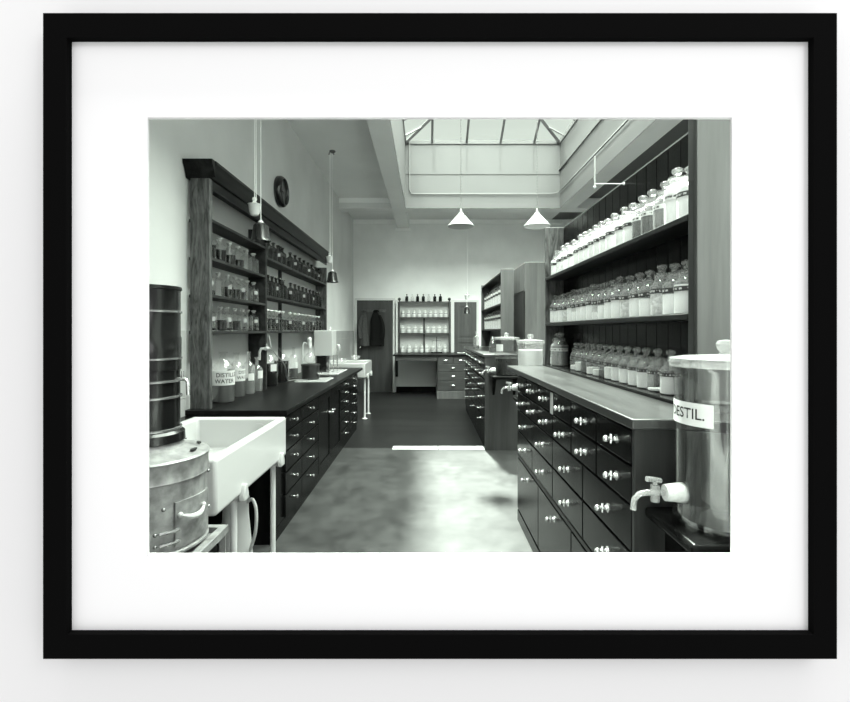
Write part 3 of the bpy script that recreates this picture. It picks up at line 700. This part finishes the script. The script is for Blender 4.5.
hp = [PX(269.5, 336, 4.63), PX(271, 347, 4.58), PX(276, 355, 4.6), PX(282, 361, 4.65), PX(286, 369, 4.75), (-1.455, 5.0, .90), (-1.46, 5.12, .872), (-1.41, 5.24, .8695), (-1.30, 5.22, .8695)]
tag(obj('rubber_hose', MB().tube(smooth_path(hp), 0.0055, 8), M['hose']), 'grey rubber hose looping down from the bottle rack to the white slab', 'hose')
tag(obj('white_slab', MB().box(-1.42, -1.08, 5.14, 5.56, ZZ, ZZ + .014), M['tile'], None, .003), 'nearer flat white tile slab under the dark pot on the left worktop', 'slab')
tag(obj('white_slab', MB().box(-1.46, -1.12, 6.02, 6.75, ZZ, ZZ + .014), M['tile'], None, .003), 'farther flat white tile slab under the white box on the left worktop', 'slab')
# still pot and flask
pt = thing('water_bath', 'dark round metal water bath with glass flask fitted in its lid on the white slab', 'water bath', (-1.30, 5.35, ZZ + .0145))
obj('pot_body', MB().lathe([(.09, 0), (.098, .006), (.098, .15), (.104, .155), (.104, .165), (.098, .17), (.03, .175)], n=32), M['dark_metal'], pt)
obj('spout', MB().tube([(.09, -.03, .07), (.13, -.04, .075)], .012, 8), M['nickel'], pt)
fk = thing('glass_flask', 'round glass flask with tall neck and white cap sitting on the dark water bath', 'flask', (-1.31, 5.36, ZZ + .19))
obj('flask_body', MB().lathe([(.02, 0), (.05, .015), (.062, .05), (.05, .09), (.02, .12), (.016, .20), (.02, .205)], n=24), M['jar'], fk)
obj('cap', MB().lathe([(.018, .17), (.024, .20), (.02, .24), (.026, .27), (.012, .29), (0, .295)], n=16), M['opal'], fk)
obj('side_tube', MB().tube(smooth_path([(-.01, 0, .20), (-.05, 0, .23), (-.075, 0, .20), (-.078, 0, .0)]), .007, 8), M['opal'], fk)
bx_ = thing('sterilizer', 'white box-shaped water heater raised on a dark stand on the left worktop', 'water heater', (-1.36, 6.4, ZZ + .0145))
obj('stand', MB().box(-.09, .04, -.10, .1, 0.0, .21), M['black_metal'], bx_, .01, label='black open burner stand')
obj('tank', MB().box(-.115, .125, -.14, .14, .212, .545), M['enamel'], bx_, .01)
obj('finial', MB().lathe([(.012, .545), (.008, .56), (.014, .575), (0, .60)], (.07, 0, 0), 12), M['opal'], bx_)
obj('pipe', MB().tube([(.09, -.13, .005), (.09, -.13, .215)], .007, 8).tube([(.122, -.05, .002), (.122, -.05, .22)], .007, 8).tube([(.135, .05, .30), (.155, .05, .30), (.155, .05, .01)], .008, 8), M['nickel'], bx_)
# ------------------------------------------------------------ sinks
def sink(label, loc, w, d, h, zt, wall=0.05):
    t = thing('sink', label, 'sink', loc)
    z0 = zt - h
    a, b = -w / 2, w / 2; c, e_ = -d / 2, d / 2; q = wall
    vs = [(a, c, z0), (b, c, z0), (b, e_, z0), (a, e_, z0), (a, c, zt), (b, c, zt), (b, e_, zt), (a, e_, zt),
          (a + q, c + q, zt), (b - q, c + q, zt), (b - q, e_ - q, zt), (a + q, e_ - q, zt), (a + q, c + q, z0 + q), (b - q, c + q, z0 + q), (b - q, e_ - q, z0 + q), (a + q, e_ - q, z0 + q)]
    fs = [(0, 3, 2, 1), (0, 1, 5, 4), (1, 2, 6, 5), (2, 3, 7, 6), (3, 0, 4, 7), (4, 5, 9, 8), (5, 6, 10, 9), (6, 7, 11, 10), (7, 4, 8, 11),
          (8, 9, 13, 12), (9, 10, 14, 13), (10, 11, 15, 14), (11, 8, 12, 15), (12, 13, 14, 15)]
    obj('basin', MB().add(vs, fs), M['porcelain'], t, .016)
    obj('overflow_ring', MB().lathe([(.03, 0), (.036, -.003), (.036, -.006), (.02, -.006)], (0, 0, 0), 20, 'y'), M['enamel'], t)
    orr = [c for c in t.children if c.name.startswith('overflow_ring')][0]; orr.scale = (1, 1, .4); orr.location = (b - .16, e_ - q, zt - .05)
    for x in (b - .045, a + .06):
        for y in (c + .30, e_ - .13):
            lg = obj('leg', MB().tube([(x, y, .012), (x, y, z0 - .02)], .016, 14), M['white_paint'], t)
            obj('foot', MB().lathe([(.045, 0), (.045, .006), (.018, .014)], (x, y, 0), 16), M['white_paint'], lg)
            if x > 0: obj('clamp', MB().prism([(y - .035, z0 - .03), (y + .03, z0 - .03), (y + .03, z0 + .0), (y + .01, z0 + .05), (y - .01, z0 + .05), (y - .035, z0 - .0)], 'x', b - .01, b + .02), M['enamel'], lg, .006)
    for y in (c + .30, e_ - .13): obj('bearer', MB().box(a + .02, b - .005, y - .015, y + .015, z0 - .03, z0 - .001), M['white_paint'], t)
    obj('waste_pipe', MB().tube([(0, 0, z0 - .001), (0, 0, .2), (-.05, 0, .15), (-.15, 0, .15), (a + .02, 0, .2)], .025, 12), M['galv'], t)
    return t
sink('big white fireclay sink on tubular legs at the near left', (-1.205, 2.575, 0), 0.60, 1.03, 0.25, 0.85)
sink('white sink on two slim legs beyond the far end of the left worktop', (-1.305, 7.82, 0), 0.71, 0.90, 0.23, 0.905)
bo_ = MB(); bo_.lathe([(.03, 0), (.07, .03), (.085, .07), (.08, .072), (.06, .035), (0, .012)], n=20)
for k, (x, y, lb) in enumerate([(-1.30, 7.42, 'nearer'), (-1.22, 8.20, 'farther')]):
    tag(obj('glass_dish', bo_.mesh('glass_dish') if k == 0 else bpy.data.objects['glass_dish'].data, M['jar'], None, 0, (x, y, .9055)), 'small round glass dish on the rim of the far sink, the %s one' % lb, 'dish')
tb_ = MB().tube([(XL + .012, 7.9, 1.18), (-1.5, 7.9, 1.18), (-1.44, 7.9, 1.16), (-1.43, 7.9, 1.08)], .012, 10).tube([(-1.56, 7.9, 1.18), (-1.56, 7.9, 1.23)], .009, 8).tube([(-1.60, 7.9, 1.235), (-1.52, 7.9, 1.235)], .008, 8)
tag(obj('wall_tap', tb_, M['nickel']), 'nickel tap on the tiled wall over the far sink', 'tap')
tb2 = MB().tube([(-1.60, 2.14, .855), (-1.60, 2.14, .90), (-1.55, 2.14, .93)], .012, 10)
jg = thing('enamel_jug', 'tall pale enamel jug with looped handle standing under the near sink', 'jug', (-1.075, 2.70, 0))
obj('jug_body', MB().lathe([(.09, 0), (.095, .01), (.09, .15), (.07, .36), (.068, .44), (.074, .46), (.068, .455), (.064, .38), (.06, .2)], n=28), M['enamel'], jg)
obj('jug_handle', MB().tube(smooth_path([(.066, -.01, .44), (.10, -.02, .46), (.125, -.03, .40), (.12, -.03, .28), (.085, -.02, .17)]), .009, 8), M['enamel'], jg)
# ------------------------------------------------------------ still at the near left
st_ = thing('iron_stand', 'low grey angle-iron stand carrying the galvanised drum', 'stand', (-1.05, 1.78, 0))
sm = MB(); a, b, c, d, zt = -.27, .25, -.24, .155, .621
sm.box(a, b, c, c + .03, zt - .03, zt).box(a, b, d - .03, d, zt - .03, zt).box(a, a + .03, c + .03, d - .03, zt - .03, zt).box(b - .03, b, c + .03, d - .03, zt - .03, zt).box(a + .03, b - .03, c + .03, d - .03, zt - .03, zt - .022)
obj('tray', sm, M['galv'], st_, .003)
for x in (a, b - .03):
    for y in (c, d - .03): obj('leg', MB().box(x, x + .03, y, y + .005, 0, zt - .03).box(x, x + .005, y, y + .03, 0, zt - .03), M['galv'], st_)
dr = thing('galvanised_drum', 'round galvanised drum with hinged door and lever on the iron stand', 'drum', (-1.04, 1.78, .622))
R = .205
obj('drum_body', MB().lathe([(R, 0), (R + .006, .004), (R + .006, .012), (R, .018), (R, .26)], n=64), M['galv'], dr)
ld = obj('lid', MB().lathe([(R + .003, .25), (R + .008, .254), (R + .006, .259), (R + .005, .315), (R + .009, .323), (R + .004, .329), (R - .02, .334), (.13, .352), (.12, .3725)], n=64), M['galv'], dr)
for ang in (35, -2, 75):
    x, y = .178 * math.cos(math.radians(ang)), .178 * math.sin(math.radians(ang))
    mb = MB().lathe([(.018, 0), (.018, .003), (0, .003)], (0, 0, 0), 16); mb.v = [(p[0] * .45, p[1] * 1.1, p[2]) for p in mb.v]
    o = obj('vent_slot', mb, M['ink'], ld, 0, (x, y, .341)); o.rotation_euler = (0, 0.08, math.radians(ang))
a0, a1 = math.radians(-36), math.radians(12)
dd = obj('door', MB().lathe([(R + .001, .03), (R + .008, .03), (R + .008, .185), (R + .001, .185), (R + .001, .03)], n=14, a0=a0, a1=a1), M['galv'], dr)
lv = MB()
for (an, z) in [(-32, .14), (-4, .14)]: lv.ball(((R + .014) * math.cos(math.radians(an)), (R + .014) * math.sin(math.radians(an)), z), .010)
k_ = [(-32 + 28 * q_ / 12, q_ / 12) for q_ in range(13)]
lv.tube([((R + .016 + .012 * math.sin(u * PI)) * math.cos(math.radians(an)), (R + .016 + .012 * math.sin(u * PI)) * math.sin(math.radians(an)), .14 - .016 * math.sin(u * PI)) for an, u in k_], [.004 + .006 * math.sin(u * PI) for an, u in k_], 8)
obj('lever', lv, M['enamel'], dd)
for z in (.05, .09): obj('hinge', MB().tube([((R + .008) * math.cos(math.radians(an)), (R + .008) * math.sin(math.radians(an)), z) for an in (-50, -44, -38, -32)], .006, 8), M['galv2'], dd)
for (an, z) in [(-53, .05), (-53, .09), (-46, .17), (20, .24), (22, .1)]: obj('rivet', MB().ball(((R + .004) * math.cos(math.radians(an)), (R + .004) * math.sin(math.radians(an)), z), .007), M['galv2'], dr)
cn = thing('black_canister', 'tall black japanned cylinder with tin bands standing on the galvanised drum', 'canister', (-1.04, 1.78, .622 + .373))
R2 = .112
KC = .935
obj('canister_body', MB().lathe([(R2 * .9, 0), (R2 + .018, .0), (R2 + .016, .03), (R2, .045), (R2, .26), (R2 + .004, .262), (R2 + .004, .38), (R2 + .001, .385), (R2 + .001, .555), (R2 + .006, .56), (R2 + .004, .57), (R2 - .004, .566), (R2 - .004, .53), (0, .53)], n=56), M['black_metal'], cn)
for z in (.045, .162, .221, .303, .476):
    obj('band', MB().lathe([(R2 + .001, z - .005), (R2 + .007, z - .003), (R2 + .007, z + .003), (R2 + .001, z + .005)], n=56), M['galv2'], cn)
tp_ = MB().tube([(R2, .02, .225), (R2 + .02, .02, .225), (R2 + .03, .02, .215), (R2 + .032, .02, .165)], .007, 10).tube([(R2 + .012, .02, .22), (R2 + .012, .02, .255)], .005, 8)
obj('tap', tp_, M['nickel'], cn)

# ------------------------------------------------------------ lamps, clock
def rise_pendant(label, X, Y, zs_, zw, shr, wdx, group):
    t = thing('pendant_lamp', label, 'pendant lamp', (X, Y, zs_), 0, group)
    obj('lamp_shade', MB().lathe([(.016, shr * 1.92), (shr * .45, shr * 1.84), (shr * .74, shr * 1.6), (shr * .92, shr * .3), (shr * 1.05, 0), (shr * 1.02, 0), (shr * .88, shr * .3), (shr * .70, shr * 1.55), (.01, shr * 1.8)], n=28), M['shade_dark'], t)
    obj('lamp_holder', MB().lathe([(.026, shr * 1.88), (.022, shr * 1.98), (.010, shr * 2.15), (.006, shr * 2.2)], n=16), M['opal'], t)
    obj('bulb', MB().lathe([(0, .0), (.022, .012), (.028, .035), (.015, .075), (.012, .09)], (0, 0, .01), 14), M['glass'], t)
    w = obj('counterweight', MB().lathe([(0, 0), (.030, .003), (.042, .03), (.048, .085), (.054, .092), (.026, .10), (.012, .115), (.020, .13), (.016, .145), (0, .15)], (wdx, 0, zw - zs_), 20), M['opal'], t)
    top = HC - zs_
    obj('hook', MB().tube([(wdx, 0, zw - zs_ + .09), (wdx + .05, 0, zw - zs_ + .088)], .006, 6), M['dark_metal'], w)
    cd_ = MB().tube([(0, 0, shr * 2.15), (0, 0, top - .05)], .0034, 5).tube([(wdx, 0, zw - zs_ + .14), (wdx, 0, top - .05)], .0034, 5).tube([(wdx + .012, 0, zw - zs_ + .12), (wdx + .012, 0, top - .05)], .0034, 5)
    obj('cord', cd_, M['cord'], t)
    obj('ceiling_rose', MB().lathe([(.045, top), (.045, top - .012), (.02, top - .03), (0, top - .035)], n=20).tube([(-.04, 0, top - .02), (-.05, 0, top - .055)], .008, 6).tube([(.02, 0, top - .02), (.02, 0, top - .055)], .008, 6), M['galv2'], t)
grp = None
rise_pendant('dark-shaded rise-and-fall lamp with white counterweight hanging before the near rack bay', -1.34, 3.87, 2.125, 2.33, .078, -.05, grp)
rise_pendant('dark-shaded rise-and-fall lamp with white counterweight at the far end of the bottle rack', -1.34, 6.8, 2.09, 2.36, .082, -.04, grp)
rise_pendant('small dark-shaded rise-and-fall lamp hanging before the panelled door on the back wall', .84, 10.1, 1.77, 2.06, .075, -.0, grp)
for X, lb in ((.41, 'left-hand'), (1.33, 'right-hand')):
    t = thing('pendant_lamp', 'white conical shade on a long chain under the skylight, the %s one' % lb, 'pendant lamp', (X, 5.8, 2.66), 0, 'white cone lamps under the skylight')
    obj('lamp_shade', MB().lathe([(.155, 0), (.160, .006), (.155, .016), (.06, .125), (.035, .15), (.03, .172), (.018, .175), (.026, .145), (.055, .118), (.148, .012), (.155, 0)], n=36), M['lamp_cone'], t)
    obj('lamp_holder', MB().lathe([(.02, .17), (.02, .2), (.008, .215)], n=12), M['galv2'], t)
    obj('bulb', MB().ball((0, 0, .06), .035), M['glass'], t)
    ch = MB(); z = .21
    while z < 2.32:
        ch.ball((0, 0, z), .0075, 5); ch.tube([(0, 0, z), (0, 0, z + .03)], .003, 4); z += .036
    obj('chain', ch, M['bar'], t)
ck = thing('wall_clock', 'round black-cased clock high on the left wall above the bottle rack', 'clock', (XL, 5.45, 2.98))
obj('case', MB().lathe([(.165, 0), (.175, .01), (.175, .05), (.16, .075), (.145, .085), (.135, .07), (.135, .055)], (0, 0, 0), 40, 'x'), M['ebony'], ck)
obj('clock_face', MB().lathe([(.134, .056), (.134, .06), (0, .06)], (0, 0, 0), 36, 'x'), M['clock_face'], ck)
obj('clock_hands', MB().box(.062, .065, -.004, .004, -.02, .11).box(.066, .069, -.075, .015, -.004, .004), M['galv2'], ck)

# ------------------------------------------------------------ back wall: doors, desk, shelves
def door(n, x0, x1, zt, mat, panels, frame=0.05):
    y = YF
    o = struct('door_%d' % n, MB().box(x0, x1, y - .045, y - .003, 0.005, zt) if not panels else MB().box(x0, x1, y - .035, y - .003, 0.005, zt), mat)
    if panels:
        w = .09; pm = MB(); zm = zt * .58; ya, yb = y - .05, y - .035
        pm.box(x0, x0 + w, ya, yb, .005, zt).box(x1 - w, x1, ya, yb, .005, zt)
        for (za, zb) in [(.005, .12), (zm - .06, zm + .03), (zt - .1, zt)]: pm.box(x0 + w, x1 - w, ya, yb, za, zb)
        for (za, zb) in [(.17, zm - .11), (zm + .08, zt - .15)]: pm.box(x0 + w + .05, x1 - w - .05, y - .044, yb, za, zb)
        obj('door_panel', pm, mat, o, .004)
    fm = MB().box(x0 - frame, x0, y - .06, y, 0, zt + frame).box(x1, x1 + frame, y - .06, y, 0, zt + frame).box(x0, x1, y - .06, y, zt, zt + frame)
    obj('door_frame', fm, M['white_paint'], o, .004)
    return o
d1 = door(1, -1.60, -.78, 2.10, M['door_wood'], False)
obj('door_handle', MB().ball((-1.52, YF - .085, 1.02), .028).tube([(-1.52, YF - .05, 1.02), (-1.52, YF - .08, 1.02)], .01, 8), M['brass'], d1)
door(2, .62, 1.13, 2.06, M['door_wood2'], True)
rail = thing('coat_rail', 'short wooden rail of hooks on the plank door', 'coat rail', (-1.2, YF - .046, 1.86))
obj('rail_board', MB().box(-.22, .25, -.02, 0, -.03, .03), M['door_wood2'], rail, .003)
for k in range(5): obj('hook', MB().tube([(-.17 + k * .09, -.015, 0), (-.17 + k * .09, -.06, -.005), (-.17 + k * .09, -.07, .025)], .006, 6), M['brass'], rail)
def coat(label, X, w, ln, mat, seed, sleeve):
    rnd = random.Random(seed); y0 = YF - .13
    t = thing('hanging_coat', label, 'coat', (X, y0, 1.87 - ln))
    n = 28; lev = 14; vs = []; fs = []
    for j in range(lev + 1):
        u = j / lev   # 0 top
        ww = w * (.12 + .55 * min(1, u * 3.2) ** .7 + .33 * u) * .5; dd_ = .018 + .035 * min(1, u * 2.5)
        for i in range(n):
            a = 2 * PI * i / n; fold = 1 + .22 * math.sin(a * 5 + seed + u * .8) * min(1, u * 1.5)
            vs.append((ww * math.cos(a) + .02 * math.sin(u * 4 + seed), dd_ * math.sin(a) * fold, ln * (1 - u) + .012 * math.sin(a * 3 + seed) * u))
    for j in range(lev):
        for i in range(n): fs.append((j * n + i, j * n + (i + 1) % n, (j + 1) * n + (i + 1) % n, (j + 1) * n + i))
    fs.append(tuple(range(n))); fs.append(tuple(lev * n + i for i in range(n)))
    obj('coat_body', MB().add(vs, fs), mat, t)
    s_ = sleeve
    obj('sleeve', MB().tube(smooth_path([(s_ * w * .22, -.03, ln * .86), (s_ * w * .42, -.05, ln * .62), (s_ * w * .46, -.05, ln * .38), (s_ * w * .42, -.05, ln * .2)]), [.03 + .018 * math.sin(min(k, 12) / 12 * PI * .6) for k in range(19)], 12), mat, t)
    obj('collar', MB().tube(smooth_path([(-.06, -.03, ln - .03), (-.02, -.05, ln - .01), (.02, -.05, ln - .01), (.06, -.03, ln - .03)]), .018, 8), mat, t)
coat('grey coat hung on the plank door, left of the black one', -1.42, .22, .80, M['coat_grey'], 3, -1)
coat('long black coat hung on the plank door', -1.15, .34, .80, M['coat_black'], 5, 1)
# desk
DY = 9.85
dk = thing('desk_unit', 'fitted wooden desk with knee-hole and pedestal of drawers along the back wall', 'desk', (0, DY, 0))
DH = 0.915
obj('apron', MB().box(-.66, .21, .03, .06, DH - .13, DH - .035), M['desk_wood'], dk, .003)
obj('pedestal', MB().box(.215, .86, .04, 1.08, .17, DH - .035), M['desk_wood'], dk, .003)
obj('plinth', MB().box(.20, .88, 0.0, 1.08, 0, .17), M['panel_mid'], dk, .003, label='paler projecting plinth')
obj('support_leg', MB().prism([(.12, DH - .12), (.15, .45), (.10, .45), (.04, DH - .12)], 'x', -.655, -.60), M['mah_dark'], dk)
def dfront(par, x0, x1, z0, z1, mat, hm):
    xc, zc = (x0 + x1) / 2, (z0 + z1) / 2
    o = obj('drawer', MB().box(x0 + .008 - xc, x1 - .008 - xc, .022, .04, z0 + .006 - zc, z1 - .006 - zc), mat, par, .003, (xc, 0, zc))
    k = obj('handle', hm, M['nickel'], o, 0, (0, .022, 0))
dfront(dk, .22, .54, .72, .87, M['desk_wood'], H_CUP); dfront(dk, .54, .85, .72, .87, M['desk_wood'], H_CUP)
for a, b in ((.56, .72), (.38, .56), (.18, .38)): dfront(dk, .22, .85, a, b, M['desk_wood'], H_CUP)
tag(obj('worktop', MB().box(-.70, .90, 0, 1.13, -.035, 0), M['top_dark'], None, .004, (0, DY, DH)), 'dark worktop of the desk under the back wall shelves', 'worktop')
struct('wall_panel_1' if False else 'trim_11', MB().box(-.70, .215, YF - .02, YF - .0, .13, DH - .04), M['white_paint'])
struct('baseboard_back', MB().box(-.70, .20, YF - .05, YF, 0, .13), M['mah_dark'])
bs = thing('wall_shelves', 'white-lined open shelves of jars standing on the desk at the back wall', 'shelves', (0, YF - .20, DH + .0005))
def q(z): return z - DH
bx0, bx1 = -.655, .535
for x in (bx0, bx1 - .04): obj('upright', MB().box(x, x + .04, 0, .17, 0, q(2.06)), M['desk_wood'], bs, .003)
for x in (bx0 - .045, bx1 + .005): obj('white_edging', MB().box(x, x + .04, .02, .17, 0, q(2.10)), M['white_paint'], bs, .002)
obj('back_panel', MB().box(bx0 + .04, bx1 - .04, .17, .185, 0, q(2.04)), M['enamel'], bs)
for z in (2.065, 1.71, 1.355): obj('shelf', MB().box(bx0 + .04, bx1 - .04, 0.0, .168, q(z) - .02, q(z)), M['desk_wood'], bs, .002)
obj('divider', MB().box(-.085, -.045, .10, .168, 0, q(1.69)), M['desk_wood'], bs, .002)
for x in (bx0 + .03, bx1 - .03): obj('finial', MB().lathe([(.02, 0), (.012, .02), (.035, .05), (.03, .085), (0, .1)], (x, .06, q(2.06)), 14), M['ebony'], bs)
def px_list(l): return [(385 + v / 7.8 - VX) * 10.87 / F for v in l]
for k, x in enumerate(px_list([170, 213, 254, 299, 342, 388, 432])):
    bottle('small bottle standing on top of the back wall shelves, %s from the left' % ORD[k], (x, YF - .12, 2.066), .036, .165, .9 if k not in (1, 4) else .1, 'liquid' if k not in (1, 4) else 'greyliquid', 'glass' if k in (1, 4) else 'amber', None, group='bottles on top of the back wall shelves')
def white_jar(label, loc, r, h, mat, group):
    ms = cmesh(('w', r, h), lambda: [MB().lathe([(r * .9, 0), (r, .006), (r, h * .6), (r * .85, h * .7), (r * .8, h * .74), (0, h * .74)], n=16).mesh('jar_body'),
                                      MB().lathe([(r * .82, h * .74), (r * .86, h * .78), (r * .86, h * .84), (r * .4, h * .9), (r * .3, h * .95), (0, h)], n=16).mesh('jar_lid'),
                                      MB().lathe([(r * 1.02, h * .50), (r * 1.02, h * .58)], n=14, a0=PI, a1=2 * PI).mesh('band_label')])
    t = thing('ceramic_jar', label, 'jar', loc, 0, group)
    def use(i, m):
        def mk():
            c = ms[i].copy(); c.materials.clear(); c.materials.append(M[m]); return c
        return cmesh(('w', r, h, i, m), mk)
    obj('jar_body', use(0, mat), None, t); obj('jar_lid', use(1, 'enamel'), None, t); obj('band_label', use(2, 'greyliquid'), None, t)
for k, x in enumerate(px_list([140, 183, 226, 268, 313, 353, 394, 436, 474])):
    white_jar('white jar on the upper of the back wall shelves, %s from the left' % ORD[k], (x, YF - .12, 1.711), .040, .17, 'opal', 'white jars on the upper back wall shelf')
for k, x in enumerate(px_list([137, 185, 235, 283, 332, 378, 423, 470])):
    white_jar('white jar on the lower of the back wall shelves, %s from the left' % ORD[k], (x, YF - .12, 1.356), .044, .17, 'opal', 'white jars on the lower back wall shelf')
for k, x in enumerate(px_list([137, 187, 238, 285, 325, 372, 424, 468])):
    white_jar('%s jar on the desk below the back wall shelves, %s from the left' % ('mottled' if k in (1, 2) else 'white', ORD[k]), (x, YF - .13, DH + .001), .046, .185, 'lumps' if k in (1, 2) else 'opal', 'jars on the desk at the back wall')
bl = thing('balance_scale', 'small wire balance with dark base standing on the back desk', 'scale', ((386 + 395 / 7.8 - VX) * 10.55 / F, 10.55, DH + .0005))
obj('base', MB().box(-.12, .12, -.07, .07, 0, .025), M['mah_dark'], bl, .004)
obj('column', MB().tube([(0, 0, .025), (0, 0, .36)], .007, 8), M['dark_metal'], bl)
obj('beam', MB().tube([(-.10, 0, .27), (.10, 0, .27)], .005, 6), M['dark_metal'], bl)
for s_ in (-1, 1):
    obj('pan', MB().lathe([(0, .06), (.035, .062), (.042, .072), (.04, .07), (0, .058)], (s_ * .10, 0, 0), 16).tube([(s_ * .10, 0, .27), (s_ * .10 - .035, 0, .07)], .002, 4).tube([(s_ * .10, 0, .27), (s_ * .10 + .035, 0, .07)], .002, 4), M['brass'], bl)
tb = MB().box(-.09, .09, -.06, .06, 0, .012); tag(obj('paper_sheet', tb, M['paper'], None, 0, (.75, 10.5, DH + .0005)), 'white papers lying on the desk before the panelled door', 'papers')
bottle('tall clear bottle at the far end of the far right worktop', (.76, 7.4, 1.126), .045, .26, .3, 'greyliquid', 'jar', 'paper')
